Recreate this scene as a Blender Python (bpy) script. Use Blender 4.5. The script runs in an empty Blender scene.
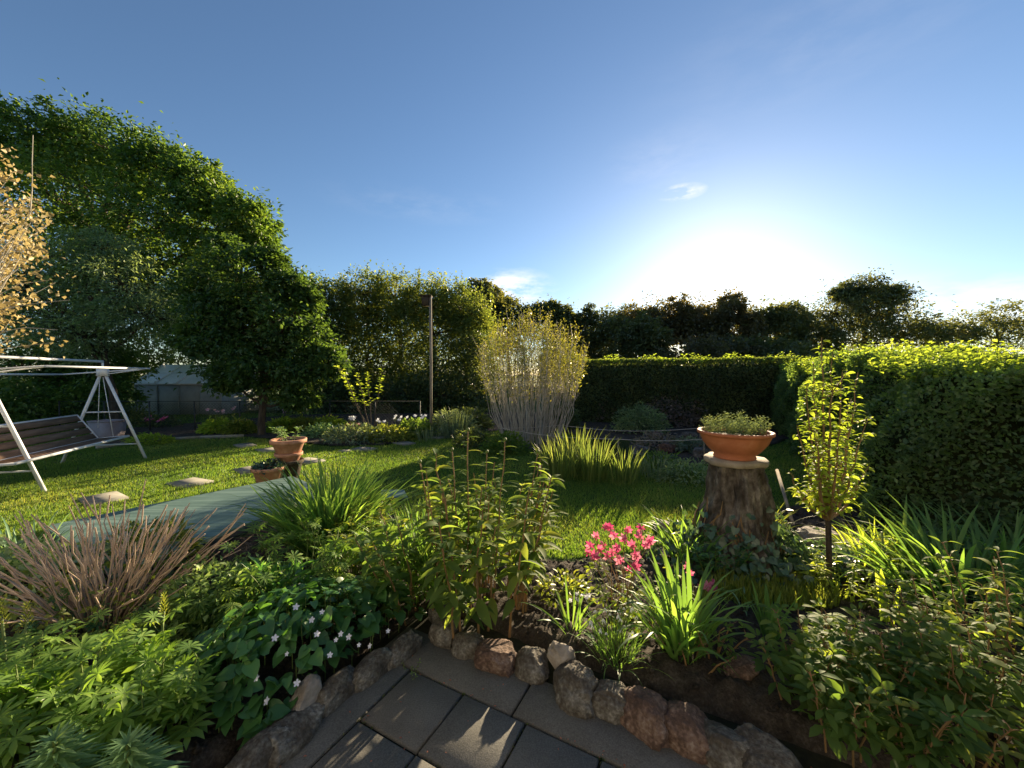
import bpy, math, random
import numpy as np
from mathutils import Vector, Matrix, noise as mnoise

R = math.radians
C = bpy.context.scene.collection
rng = np.random.default_rng(7)
random.seed(7)

# ------------------------------------------------------------------ camera
F_PX, CX, CY = 386.0, 512.0, 384.0
PITCH = R(1.33)
CAM_H = 1.6
cam_d = bpy.data.cameras.new("camera"); cam = bpy.data.objects.new("camera", cam_d); C.objects.link(cam)
cam.location = (0, 0, CAM_H); cam.rotation_euler = (R(90) - PITCH, 0, 0)
cam_d.sensor_width = 36; cam_d.lens = 36 * F_PX / 1024; cam_d.clip_start = .05; cam_d.clip_end = 3000
bpy.context.scene.camera = cam

# ------------------------------------------------------------------ light
SUN_AZ, SUN_EL = R(28.1), R(13.4)
w = bpy.data.worlds.new("World"); bpy.context.scene.world = w; w.use_nodes = True
nt = w.node_tree; nt.nodes.clear()
def N(nt, t, **k):
    n = nt.nodes.new(t)
    for a, b in k.items():
        if a.startswith('i_'): n.inputs[a[2:].replace('_', ' ')].default_value = b
        else: setattr(n, a, b)
    return n
sky = N(nt, 'ShaderNodeTexSky', sky_type='NISHITA', sun_disc=False, sun_elevation=SUN_EL, sun_rotation=SUN_AZ,
        altitude=50, air_density=1.0, dust_density=0.24, ozone_density=3.5)
hs = N(nt, 'ShaderNodeHueSaturation'); hs.inputs['Saturation'].default_value = .98
nt.links.new(sky.outputs[0], hs.inputs['Color'])
bg = N(nt, 'ShaderNodeBackground'); bg.inputs['Strength'].default_value = .05
# small clouds near the horizon, laid out by direction in the sky
tc = N(nt, 'ShaderNodeTexCoord')
def skydir(az, el): return Vector((math.sin(R(az)) * math.cos(R(el)), math.cos(R(az)) * math.cos(R(el)), math.sin(R(el))))
nz = N(nt, 'ShaderNodeTexNoise'); nz.inputs['Scale'].default_value = 9; nz.inputs['Detail'].default_value = 7; nz.inputs['Roughness'].default_value = .62
mp = N(nt, 'ShaderNodeMapping'); mp.inputs['Scale'].default_value = (1, 1, 3.2)
nt.links.new(tc.outputs['Generated'], mp.inputs['Vector']); nt.links.new(mp.outputs[0], nz.inputs['Vector'])
def mathn(op, a, b=None, clamp=False):
    m = N(nt, 'ShaderNodeMath', operation=op, use_clamp=clamp)
    for i, v in enumerate((a, b)):
        if v is None: continue
        if isinstance(v, (int, float)): m.inputs[i].default_value = v
        else: nt.links.new(v, m.inputs[i])
    return m.outputs[0]
tot = None
for az, el, rad, zs, amp in ((0, 12.4, 4.5, 2.2, 1.3), (-3, 12.8, 3, 2.5, 1.1), (23.5, 23.2, 1.9, 3, 1.7), (47.5, 6.8, 6, 2.6, .55), (51, 5, 7, 3, .5), (21, 27, 5, 2, .10), (39, 34, 12, 3, .05), (-13, 23, 9, 6, .08)):
    d = skydir(az, el)
    s = N(nt, 'ShaderNodeVectorMath', operation='SUBTRACT'); s.inputs[1].default_value = d
    nt.links.new(tc.outputs['Generated'], s.inputs[0])
    m = N(nt, 'ShaderNodeVectorMath', operation='MULTIPLY'); m.inputs[1].default_value = (1, 1, zs)
    nt.links.new(s.outputs[0], m.inputs[0])
    l = N(nt, 'ShaderNodeVectorMath', operation='LENGTH'); nt.links.new(m.outputs[0], l.inputs[0])
    q = mathn('MULTIPLY', mathn('SUBTRACT', 1.0, mathn('DIVIDE', l.outputs['Value'], rad * math.pi / 180 * 1.6), True), amp)
    tot = q if tot is None else mathn('ADD', tot, q)
nn = mathn('MULTIPLY', mathn('SUBTRACT', nz.outputs['Fac'], .40), 3.2, True)
cl = mathn('MULTIPLY', tot, nn, True)
mixc = N(nt, 'ShaderNodeMix', data_type='RGBA')
nt.links.new(cl, mixc.inputs[0]); nt.links.new(hs.outputs[0], mixc.inputs[6])
mixc.inputs[7].default_value = (9.0, 8.2, 7.6, 1)
nt.links.new(mixc.outputs[2], bg.inputs['Color'])
out = N(nt, 'ShaderNodeOutputWorld'); nt.links.new(bg.outputs[0], out.inputs[0])

sl = bpy.data.lights.new("sun", 'SUN'); sl.energy = 5.0; sl.angle = R(.6); sl.color = (1, .80, .52)
so = bpy.data.objects.new("sun", sl); C.objects.link(so)
S = Vector((math.sin(SUN_AZ) * math.cos(SUN_EL), math.cos(SUN_AZ) * math.cos(SUN_EL), math.sin(SUN_EL)))
so.rotation_euler = S.to_track_quat('Z', 'Y').to_euler(); so.location = (10, 18, 12)
sc = bpy.context.scene
sc.view_settings.view_transform = 'Standard'; sc.view_settings.look = 'None'; sc.view_settings.gamma = 1
sc.view_settings.exposure = 1.82
sc.render.engine = 'CYCLES'
sc.cycles.max_bounces = 8; sc.cycles.diffuse_bounces = 4; sc.cycles.transmission_bounces = 6; sc.cycles.transparent_max_bounces = 6

# ------------------------------------------------------------------ pixel <-> ground measures used to survey the garden
def ray(px, py):
    x = (px - CX) / F_PX; y = -(py - CY) / F_PX
    c, s = math.cos(PITCH), math.sin(PITCH)
    return Vector((x, c + y * s, -s + y * c))
def G(px, py, z=0.0):
    d = ray(px, py); t = (z - CAM_H) / d.z
    return Vector((d.x * t, d.y * t, z))
def A(px, py, Y):
    d = ray(px, py); t = Y / d.y
    return Vector((d.x * t, Y, CAM_H + d.z * t))

# ------------------------------------------------------------------ mesh helpers
class MB:
    def __init__(s): s.V = []; s.F = []; s.n = 0
    def add(s, V, F):
        V = np.asarray(V, float).reshape(-1, 3); F = np.asarray(F, int)
        s.V.append(V); s.F.append(F + s.n); s.n += len(V); return s
    def mesh(s, name):
        me = bpy.data.meshes.new(name)
        V = np.concatenate(s.V).astype(np.float32)
        me.vertices.add(len(V)); me.vertices.foreach_set('co', V.ravel())
        idx = np.concatenate([f.ravel() for f in s.F]).astype(np.int32)
        tot = np.concatenate([np.full(len(f), f.shape[1]) for f in s.F]).astype(np.int32)
        st = np.concatenate([[0], np.cumsum(tot)[:-1]]).astype(np.int32)
        me.loops.add(len(idx)); me.loops.foreach_set('vertex_index', idx)
        me.polygons.add(len(tot)); me.polygons.foreach_set('loop_start', st); me.polygons.foreach_set('loop_total', tot)
        me.update(calc_edges=True); me.validate()
        return me
    def build(s, name, mat, parent=None, smooth=False):
        me = s.mesh(name)
        if mat: me.materials.append(mat)
        if smooth: me.polygons.foreach_set('use_smooth', np.ones(len(me.polygons), bool))
        o = bpy.data.objects.new(name, me); C.objects.link(o)
        if parent:
            o.parent = parent
            # meshes are built in world coordinates; keep them there
            o.matrix_parent_inverse = Matrix.Translation(-Vector(parent.location))
        return o
def tag(o, label, cat, group=None, kind=None):
    o['label'] = label; o['category'] = cat
    if group: o['group'] = group
    if kind: o['kind'] = kind
    return o
def thing(name, loc, label, cat, group=None):
    o = bpy.data.objects.new(name, None); C.objects.link(o); o.location = loc
    o.empty_display_size = .1
    return tag(o, label, cat, group)
def nrm(v): return v / (np.linalg.norm(v, axis=-1, keepdims=True) + 1e-9)
def tube(mb, pts, rad, n=6, cap=True):
    pts = np.asarray(pts, float); k = len(pts)
    rad = np.full(k, rad, float) if np.isscalar(rad) else np.asarray(rad, float)
    T = np.gradient(pts, axis=0); T = nrm(T)
    ref = np.array([0, 0, 1.]) if abs(T[0, 2]) < .9 else np.array([1., 0, 0])
    U = np.zeros((k, 3)); u = nrm(np.cross(ref, T[0]))
    for i in range(k):
        u = u - T[i] * np.dot(u, T[i]); u = nrm(u); U[i] = u
    W = np.cross(T, U)
    a = np.arange(n) / n * 2 * np.pi
    V = pts[:, None] + rad[:, None, None] * (np.cos(a)[None, :, None] * U[:, None] + np.sin(a)[None, :, None] * W[:, None])
    i, j = np.meshgrid(np.arange(k - 1), np.arange(n), indexing='ij'); j2 = (j + 1) % n
    F = np.stack([i * n + j, i * n + j2, (i + 1) * n + j2, (i + 1) * n + j], -1).reshape(-1, 4)
    base = mb.n
    mb.add(V.reshape(-1, 3), F)
    if cap:
        mb.F.append(np.array([[base + q for q in range(n)][::-1]])); mb.F.append(np.array([[base + (k - 1) * n + q for q in range(n)]]))
    return mb
def box(mb, c, s, rz=0, axes=None):
    c = np.asarray(c, float); h = np.asarray(s, float) / 2
    if axes is None: axes = np.array([[math.cos(rz), math.sin(rz), 0], [-math.sin(rz), math.cos(rz), 0], [0, 0, 1]])
    P = np.array([[x, y, z] for z in (-1, 1) for y in (-1, 1) for x in (-1, 1)]) * h
    return mb.add(c + P @ axes, [[0, 2, 3, 1], [4, 5, 7, 6], [0, 1, 5, 4], [2, 6, 7, 3], [0, 4, 6, 2], [1, 3, 7, 5]])
def lathe(mb, prof, c, n=32):
    prof = np.asarray(prof, float); k = len(prof); a = np.arange(n) / n * 2 * np.pi
    V = np.stack([prof[:, 0:1] * np.cos(a), prof[:, 0:1] * np.sin(a), np.repeat(prof[:, 1:2], n, 1)], -1) + np.asarray(c, float)
    i, j = np.meshgrid(np.arange(k - 1), np.arange(n), indexing='ij'); j2 = (j + 1) % n
    F = np.stack([i * n + j, i * n + j2, (i + 1) * n + j2, (i + 1) * n + j], -1).reshape(-1, 4)
    return mb.add(V.reshape(-1, 3), F)

# leaf templates: along +Y, length 1, width scaled by x, normal +Z
def t_diamond(w=.5, fold=.12):
    return (np.array([[0, 0, 0], [-w / 2, .45, fold], [0, 1, -.08], [w / 2, .45, fold]]), [np.array([[0, 2, 1], [0, 3, 2]])])
def t_lance(w=.25, fold=.06, droop=.25, rows=5, peak=.4, wave=0):
    V = []; t = np.linspace(0, 1, rows)
    for q in t:
        hw = w / 2 * (math.sin(math.pi * q ** (math.log(.5) / math.log(peak))) ** .8 if 0 < q < 1 else .02)
        z = -droop * q * q; y = q * (1 - .25 * droop * q)
        V += [[-hw, y, z + fold * hw / (w / 2 + 1e-6)], [0, y, z], [hw, y, z + fold * hw / (w / 2 + 1e-6)]]
    F = []
    for i in range(rows - 1):
        a = i * 3; F += [[a, a + 1, a + 4, a + 3], [a + 1, a + 2, a + 5, a + 4]]
    return (np.array(V), [np.array(F)])
def t_heart(droop=.25):
    y = [(0, 0), (-.36, -.16), (-.52, .12), (-.44, .5), (-.2, .82), (0, 1), (.2, .82), (.44, .5), (.52, .12), (.36, -.16)]
    V = [[0, .38, -.05]]
    for a, b in y: V.append([a, b, .10 * abs(a) * 2 - droop * max(b, 0) ** 2])
    F = [[0, 1 + (i + 1) % 10, 1 + i] for i in range(10)]
    return (np.array(V), [np.array(F)])
def t_palm(n=9, w=.2, cup=.35, span=330, droop=.3):
    V = []; F = []; L, Fs = t_lance(w, .03, droop, 4, .6); k = 0
    for i in range(n):
        a = R(-span / 2 + span * i / (n - 1)); s = 1 - .25 * abs(i - (n - 1) / 2) / n
        ca, sa = math.cos(a), math.sin(a)
        M = L * s; z = M[:, 2] + cup * M[:, 1]
        V.append(np.stack([M[:, 0] * ca + M[:, 1] * sa, -M[:, 0] * sa + M[:, 1] * ca, z], -1)); F.append(Fs[0] + k); k += len(L)
    return (np.concatenate(V), [np.concatenate(F)])
def t_trifol(w=.42, droop=.25):
    V = []; F = []; k = 0
    for a, s in ((-62, .75), (0, 1), (62, .75)):
        L, Fs = t_lance(w, .04, droop, 4, .5); a = R(a); L = L * s * .8 + [0, .05, 0]
        ca, sa = math.cos(a), math.sin(a)
        V.append(np.stack([L[:, 0] * ca + L[:, 1] * sa, -L[:, 0] * sa + L[:, 1] * ca + .15, L[:, 2]], -1)); F.append(Fs[0] + k); k += len(L)
    return (np.concatenate(V), [np.concatenate(F)])
def inst(mb, T, P, D, Nn, S_, W=None):
    V, Fs = T; P = np.asarray(P, float); D = nrm(np.asarray(D, float)); Nn = np.asarray(Nn, float)
    n = len(P)
    if n == 0: return mb
    S_ = np.broadcast_to(np.asarray(S_, float), (n,)); W = np.ones(n) if W is None else np.broadcast_to(W, (n,))
    X = nrm(np.cross(D, Nn)); Z = np.cross(X, D)
    vv = (V[None, :, 0:1] * W[:, None, None] * X[:, None] + V[None, :, 1:2] * D[:, None] + V[None, :, 2:3] * Z[:, None]) * S_[:, None, None] + P[:, None]
    for F in Fs:
        f = (F[None] + (np.arange(n) * len(V))[:, None, None]).reshape(-1, F.shape[1])
        mb.F.append(f + mb.n)
    mb.V.append(vv.reshape(-1, 3)); mb.n += n * len(V)
    return mb
def ribbons(mb, B, az, th0, kap, L, wd, rows=6, fold=.25, roll=None):
    """strap leaves: start tilt th0 from vertical, bending by kap over their length"""
    n = len(B); t = np.linspace(0, 1, rows)
    th = th0[:, None] + kap[:, None] * t[None] ** 1.6
    ds = L[:, None] / (rows - 1)
    h = np.concatenate([np.zeros((n, 1)), np.cumsum(np.sin(th[:, :-1]) * ds, 1)], 1)
    z = np.concatenate([np.zeros((n, 1)), np.cumsum(np.cos(th[:, :-1]) * ds, 1)], 1)
    ca, sa = np.cos(az)[:, None], np.sin(az)[:, None]
    P = np.stack([B[:, 0:1] + h * ca, B[:, 1:2] + h * sa, B[:, 2:3] + z], -1)
    side = np.stack([-sa, ca, np.zeros_like(sa)], -1)
    if roll is not None:
        r = roll[:, None, None]; rad = np.stack([ca, sa, np.zeros_like(sa)], -1)
        side = side * np.cos(r) + rad * np.sin(r)
    prof = np.where(t < .5, .75 + .5 * t, 1 - ((t - .5) / .5) ** 2.2); prof[-1] = .03
    hw = (wd[:, None] / 2 * prof[None])[..., None]
    up = np.stack([-np.cos(th) * ca, -np.cos(th) * sa, np.sin(th)], -1)
    V = np.stack([P - side * hw + up * hw * fold, P, P + side * hw + up * hw * fold], 2)
    k = rows * 3; i = np.arange(rows - 1) * 3
    F = np.concatenate([np.stack([i, i + 1, i + 4, i + 3], -1), np.stack([i + 1, i + 2, i + 5, i + 4], -1)])
    F = (F[None] + (np.arange(n) * k)[:, None, None]).reshape(-1, 4)
    return mb.add(V.reshape(-1, 3), F)
def rdir(n, up=0., r=None):
    r = r or rng
    v = r.normal(size=(n, 3)); v = nrm(v); v[:, 2] += up; return nrm(v)

# ------------------------------------------------------------------ materials
def mat(name):
    m = bpy.data.materials.new(name); m.use_nodes = True; m.node_tree.nodes.clear(); return m
def ramp(nt, fac, stops):
    r = nt.nodes.new('ShaderNodeValToRGB'); e = r.color_ramp.elements
    while len(e) < len(stops): e.new(.5)
    for x, (p, c) in zip(e, stops): x.position = p; x.color = (*c, 1)
    nt.links.new(fac, r.inputs[0]); return r.outputs[0]
def leafmat(name, c1, c2, c3=None, trans=.45, rough=.45, tcol=None, spec=.35, nscale=1.5):
    if max(c2) < .4:
        c3 = c3 or tuple(min(1, v * 1.35) for v in c2)
        c1, c2, c3 = ((c[0] * 1.72, c[1] * 1.5, c[2] * 2.2 + .008) for c in (c1, c2, c3))
    m = mat(name); nt = m.node_tree; L = nt.links.new
    geo = nt.nodes.new('ShaderNodeNewGeometry'); tcn = nt.nodes.new('ShaderNodeTexCoord')
    nz = nt.nodes.new('ShaderNodeTexNoise'); nz.inputs['Scale'].default_value = nscale; nz.inputs['Detail'].default_value = 3
    L(tcn.outputs['Object'], nz.inputs['Vector'])
    a = nt.nodes.new('ShaderNodeMath'); a.operation = 'MULTIPLY_ADD'; a.inputs[1].default_value = .55
    L(geo.outputs['Random Per Island'], a.inputs[0])
    b = nt.nodes.new('ShaderNodeMath'); b.operation = 'MULTIPLY_ADD'; b.inputs[1].default_value = 1.1; b.inputs[2].default_value = -.33
    L(nz.outputs['Fac'], b.inputs[0]); L(b.outputs[0], a.inputs[2])
    c3 = c3 or tuple(min(1, v * 1.35) for v in c2)
    col = ramp(nt, a.outputs[0], [(0.05, c1), (.55, c2), (.97, c3)])
    p = nt.nodes.new('ShaderNodeBsdfPrincipled'); p.inputs['Roughness'].default_value = rough; p.inputs['Specular IOR Level'].default_value = spec
    L(col, p.inputs['Base Color'])
    tr = nt.nodes.new('ShaderNodeBsdfTranslucent')
    mx = nt.nodes.new('ShaderNodeMix'); mx.data_type = 'RGBA'; mx.blend_type = 'MULTIPLY'; mx.inputs[0].default_value = 1
    L(col, mx.inputs[6]); mx.inputs[7].default_value = (*(tcol or (2.6, 2.3, .8)), 1)
    mx.clamp_result = False
    L(mx.outputs[2], tr.inputs['Color'])
    ms = nt.nodes.new('ShaderNodeMixShader'); ms.inputs[0].default_value = trans
    L(p.outputs[0], ms.inputs[1]); L(tr.outputs[0], ms.inputs[2])
    o = nt.nodes.new('ShaderNodeOutputMaterial'); L(ms.outputs[0], o.inputs[0]); return m
def surf(name, stops, scale=5, detail=6, rough=.8, bump=.3, bscale=None, metal=0, spec=.3, stretch=(1, 1, 1), dist=.02, scale2=None, amt2=.4):
    m = mat(name); nt = m.node_tree; L = nt.links.new
    tcn = nt.nodes.new('ShaderNodeTexCoord'); mp = nt.nodes.new('ShaderNodeMapping'); mp.inputs['Scale'].default_value = stretch
    L(tcn.outputs['Object'], mp.inputs['Vector'])
    nz = nt.nodes.new('ShaderNodeTexNoise'); nz.inputs['Scale'].default_value = scale; nz.inputs['Detail'].default_value = detail; nz.inputs['Roughness'].default_value = .62
    L(mp.outputs[0], nz.inputs['Vector'])
    fac = nz.outputs['Fac']
    if scale2:
        n2 = nt.nodes.new('ShaderNodeTexNoise'); n2.inputs['Scale'].default_value = scale2; n2.inputs['Detail'].default_value = 4
        L(mp.outputs[0], n2.inputs['Vector'])
        mm = nt.nodes.new('ShaderNodeMix'); mm.inputs[0].default_value = amt2
        L(nz.outputs['Fac'], mm.inputs[2]); L(n2.outputs['Fac'], mm.inputs[3]); fac = mm.outputs[0]
    col = ramp(nt, fac, stops)
    p = nt.nodes.new('ShaderNodeBsdfPrincipled'); p.inputs['Roughness'].default_value = rough; p.inputs['Metallic'].default_value = metal
    p.inputs['Specular IOR Level'].default_value = spec
    L(col, p.inputs['Base Color'])
    if bump:
        nb = nt.nodes.new('ShaderNodeTexNoise'); nb.inputs['Scale'].default_value = bscale or scale * 4; nb.inputs['Detail'].default_value = 8; nb.inputs['Roughness'].default_value = .7
        L(mp.outputs[0], nb.inputs['Vector'])
        bp = nt.nodes.new('ShaderNodeBump'); bp.inputs['Strength'].default_value = bump; bp.inputs['Distance'].default_value = dist
        L(nb.outputs['Fac'], bp.inputs['Height']); L(bp.outputs[0], p.inputs['Normal'])
    o = nt.nodes.new('ShaderNodeOutputMaterial'); L(p.outputs[0], o.inputs[0]); return m

M = {}
M['lawn_base'] = surf('lawn_soil', [(.3, (.03, .055, .012)), (.7, (.06, .10, .02))], scale=2.5, rough=.95, bump=.5, bscale=60, spec=.1)
M['grass'] = leafmat('grass_blade', (.030, .080, .010), (.075, .145, .018), (.17, .20, .045), trans=.5, rough=.5, tcol=(2.4, 2.2, .8), nscale=.7)
M['soil'] = surf('soil', [(.3, (.026, .021, .017)), (.52, (.070, .057, .046)), (.72, (.16, .135, .11))], scale=14, detail=10, rough=.95, bump=1.0, bscale=55, dist=.03, spec=.15, scale2=90)
M['slab'] = surf('paving_slab', [(.3, (.055, .053, .047)), (.5, (.11, .106, .096)), (.62, (.145, .14, .128)), (.8, (.22, .215, .20))], scale=3.2, detail=10, rough=.85, bump=.35, bscale=160, dist=.006, scale2=180, amt2=.55)
M['slab_pale'] = surf('concrete_stepping', [(.3, (.15, .145, .12)), (.7, (.27, .26, .225))], scale=9, detail=8, rough=.9, bump=.3, bscale=120, dist=.005)
M['joint'] = surf('joint_moss', [(.3, (.012, .012, .008)), (.7, (.03, .032, .016))], scale=30, rough=.95, bump=.8, bscale=150)
M['rock_g'] = surf('granite', [(.3, (.03, .026, .02)), (.46, (.085, .072, .058)), (.56, (.16, .15, .13)), (.7, (.40, .385, .345))], scale=7, detail=12, rough=.88, bump=.9, bscale=24, dist=.03, scale2=70, amt2=.35)
M['rock_r'] = surf('red_granite', [(.3, (.035, .025, .02)), (.48, (.11, .07, .054)), (.57, (.21, .14, .108)), (.72, (.40, .34, .29))], scale=7, detail=12, rough=.88, bump=.9, bscale=24, dist=.03, scale2=70, amt2=.35)
M['rock_p'] = surf('pale_rock', [(.28, (.12, .10, .08)), (.5, (.30, .26, .22)), (.75, (.50, .46, .42))], scale=9, detail=12, rough=.88, bump=.8, bscale=30, dist=.02)
M['terra'] = surf('terracotta', [(.3, (.34, .115, .05)), (.6, (.48, .17, .08)), (.8, (.56, .26, .15))], scale=7, rough=.72, bump=.1, bscale=90, dist=.003)
M['terra_pale'] = surf('weathered_terracotta', [(.3, (.36, .15, .08)), (.6, (.52, .27, .17)), (.8, (.62, .42, .32))], scale=12, rough=.8, bump=.15, bscale=90, dist=.003)
M['bark'] = surf('bark', [(.3, (.035, .026, .018)), (.6, (.10, .075, .05)), (.85, (.20, .16, .11))], scale=7, detail=9, rough=.95, bump=1, bscale=14, dist=.04, stretch=(3, 3, .6))
M['stump'] = surf('stump_bark', [(.32, (.035, .03, .024)), (.46, (.10, .082, .066)), (.56, (.20, .175, .15)), (.7, (.46, .41, .35))], scale=7, detail=12, rough=.95, bump=1, bscale=16, dist=.05, stretch=(1.6, 1.6, .8))
M['slabtop'] = surf('weathered_stone_plate', [(.3, (.20, .16, .11)), (.6, (.36, .30, .22)), (.8, (.46, .40, .30))], scale=8, rough=.9, bump=.5, bscale=40, dist=.01)
M['twig'] = surf('twig', [(.3, (.05, .04, .03)), (.7, (.14, .11, .075))], scale=12, rough=.9, bump=0)
M['palestem'] = surf('pale_bare_stem', [(.3, (.30, .27, .22)), (.7, (.52, .48, .40))], scale=6, rough=.8, bump=0)
M['drystem'] = surf('dry_cut_stem', [(.3, (.26, .175, .12)), (.55, (.45, .335, .245)), (.8, (.64, .52, .42))], scale=16, rough=.75, bump=.2, bscale=60, stretch=(1, 1, .3), dist=.003)
M['greenstem'] = surf('green_stem', [(.3, (.07, .11, .025)), (.7, (.15, .20, .05))], scale=8, rough=.6, bump=0)
M['redstem'] = surf('reddish_stem', [(.3, (.14, .10, .04)), (.7, (.30, .17, .08))], scale=8, rough=.6, bump=0)
M['white_metal'] = surf('white_enamel', [(.3, (.62, .63, .64)), (.7, (.78, .79, .80))], scale=12, rough=.4, bump=.05, spec=.5)
M['plank'] = surf('brown_plank', [(.3, (.12, .068, .040)), (.6, (.24, .15, .095)), (.8, (.33, .23, .16))], scale=3, detail=8, rough=.7, bump=.3, bscale=18, stretch=(1, 1, 9), dist=.005)
M['pole'] = surf('weathered_pole', [(.3, (.16, .13, .09)), (.7, (.36, .31, .24))], scale=5, rough=.85, bump=.2, stretch=(4, 4, .5))
M['dark_metal'] = surf('dark_wire', [(.3, (.02, .025, .02)), (.7, (.05, .055, .05))], scale=10, rough=.6, bump=0)
M['rope'] = surf('pale_string', [(.3, (.42, .38, .32)), (.7, (.60, .56, .50))], scale=40, rough=.9, bump=0)
M['gh_glass'] = surf('greenhouse_sheet', [(.3, (.60, .68, .76)), (.7, (.78, .84, .90))], scale=2, rough=.35, bump=0, spec=.5)
M['gh_wall'] = surf('greenhouse_wall', [(.3, (.26, .29, .27)), (.7, (.40, .43, .40))], scale=3, rough=.6, bump=.1)
M['grey_tub'] = surf('grey_tub', [(.3, (.20, .17, .18)), (.7, (.32, .28, .29))], scale=4, rough=.7, bump=.1)
M['edge'] = surf('edging_concrete', [(.3, (.20, .18, .13)), (.7, (.36, .33, .26))], scale=9, rough=.9, bump=.3)
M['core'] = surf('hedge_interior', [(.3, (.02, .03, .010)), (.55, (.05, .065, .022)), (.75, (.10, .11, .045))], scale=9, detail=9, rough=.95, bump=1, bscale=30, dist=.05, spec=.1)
M['water'] = surf('pond_water', [(.3, (.008, .012, .010)), (.7, (.014, .018, .014))], scale=3, rough=.06, bump=.05, bscale=6, spec=.6)

# teal painted board with long streaks of grain
def board_mat():
    m = mat('teal_board'); nt = m.node_tree; L = nt.links.new
    tcn = nt.nodes.new('ShaderNodeTexCoord'); mp = nt.nodes.new('ShaderNodeMapping'); mp.inputs['Rotation'].default_value = (0, 0, R(-8)); mp.inputs['Scale'].default_value = (.55, 9, 1)
    L(tcn.outputs['Object'], mp.inputs['Vector'])
    nz = nt.nodes.new('ShaderNodeTexNoise'); nz.inputs['Scale'].default_value = 2.2; nz.inputs['Detail'].default_value = 9; nz.inputs['Distortion'].default_value = .5; nz.inputs['Roughness'].default_value = .6
    L(mp.outputs[0], nz.inputs['Vector'])
    col = ramp(nt, nz.outputs['Fac'], [(.28, (.055, .11, .095)), (.5, (.12, .20, .175)), (.72, (.22, .32, .28))])
    p = nt.nodes.new('ShaderNodeBsdfPrincipled'); p.inputs['Roughness'].default_value = .55
    L(col, p.inputs['Base Color'])
    bp = nt.nodes.new('ShaderNodeBump'); bp.inputs['Strength'].default_value = .3; bp.inputs['Distance'].default_value = .01
    L(nz.outputs['Fac'], bp.inputs['Height']); L(bp.outputs[0], p.inputs['Normal'])
    o = nt.nodes.new('ShaderNodeOutputMaterial'); L(p.outputs[0], o.inputs[0]); return m
M['board'] = board_mat()

Lf = {}
Lf['maple'] = leafmat('maple_leaf', (.022, .055, .010), (.05, .105, .015), (.10, .16, .022), trans=.42, nscale=.45)
Lf['oak'] = leafmat('dark_tree_leaf', (.018, .044, .009), (.036, .080, .013), (.07, .13, .020), trans=.38, nscale=.8)
Lf['grey'] = leafmat('greygreen_leaf', (.055, .10, .04), (.105, .175, .065), (.19, .27, .10), trans=.4, nscale=.8)
Lf['row'] = leafmat('row_leaf', (.035, .065, .012), (.075, .115, .020), (.15, .19, .04), trans=.45, nscale=.7)
Lf['far'] = leafmat('far_tree_leaf', (.03, .05, .015), (.06, .08, .022), (.10, .12, .03), trans=.4, nscale=.3)
Lf['farw'] = leafmat('far_brown_leaf', (.034, .040, .014), (.062, .066, .022), (.10, .095, .03), trans=.45, nscale=.3)
Lf['hedge'] = leafmat('hedge_leaf', (.022, .042, .012), (.045, .075, .018), (.09, .13, .03), trans=.4, nscale=1.4)
Lf['hedger'] = leafmat('privet_leaf', (.030, .065, .018), (.055, .11, .026), (.10, .18, .035), trans=.45, nscale=1.6, spec=.5)
Lf['hedget'] = leafmat('privet_shoot_leaf', (.10, .17, .02), (.17, .26, .03), (.26, .34, .05), trans=.55, nscale=1.6, tcol=(2.0, 1.9, .7))
Lf['lime'] = leafmat('lime_leaf', (.08, .14, .015), (.16, .24, .025), (.28, .36, .05), trans=.6, nscale=2.5, tcol=(1.9, 1.8, .7), spec=.12, rough=.6)
Lf['willow'] = leafmat('yellow_willow_leaf', (.065, .10, .012), (.12, .15, .018), (.20, .21, .03), trans=.45, nscale=1.5, tcol=(1.7, 1.5, .7))
Lf['yellow'] = leafmat('faded_yellow_leaf', (.24, .20, .09), (.42, .33, .15), (.58, .50, .30), trans=.4, nscale=3, tcol=(1.1, 1.05, .8))
Lf['blade'] = leafmat('strap_leaf', (.035, .085, .018), (.065, .145, .028), (.12, .21, .04), trans=.5, nscale=3, rough=.45, spec=.3)
Lf['reed'] = leafmat('reed_leaf', (.045, .085, .015), (.085, .13, .025), (.16, .20, .05), trans=.55, nscale=2, tcol=(1.8, 1.7, .8))
Lf['lupin'] = leafmat('lupin_leaf', (.045, .10, .013), (.085, .165, .02), (.15, .24, .032), trans=.5, nscale=4, tcol=(2.0, 2.0, .7))
Lf['rosette'] = leafmat('rosette_leaf', (.045, .10, .03), (.085, .165, .045), (.14, .24, .07), trans=.35, nscale=4, spec=.2)
Lf['glauc'] = leafmat('glaucous_leaf', (.045, .105, .04), (.08, .17, .06), (.14, .25, .09), trans=.3, nscale=4)
Lf['violet'] = leafmat('violet_leaf', (.018, .060, .012), (.034, .105, .018), (.06, .16, .026), trans=.35, nscale=4, rough=.35, spec=.5)
Lf['peony'] = leafmat('peony_leaf', (.028, .065, .012), (.06, .12, .020), (.13, .19, .032), trans=.58, nscale=4, rough=.62, spec=.12)
Lf['lily'] = leafmat('broad_lance_leaf', (.030, .070, .014), (.07, .125, .022), (.17, .21, .04), trans=.58, nscale=3.5, rough=.62, spec=.12)
Lf['varieg'] = leafmat('variegated_leaf', (.06, .12, .02), (.12, .21, .04), (.24, .34, .09), trans=.45, nscale=6, tcol=(1.5, 1.5, .8))
Lf['ivy'] = leafmat('ivy_leaf', (.018, .045, .018), (.035, .080, .030), (.08, .13, .06), trans=.25, nscale=5, rough=.3, spec=.6)
Lf['moss'] = leafmat('low_cover_leaf', (.06, .10, .012), (.11, .16, .02), (.19, .23, .035), trans=.5, nscale=6, tcol=(1.9, 1.7, .7))
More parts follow.
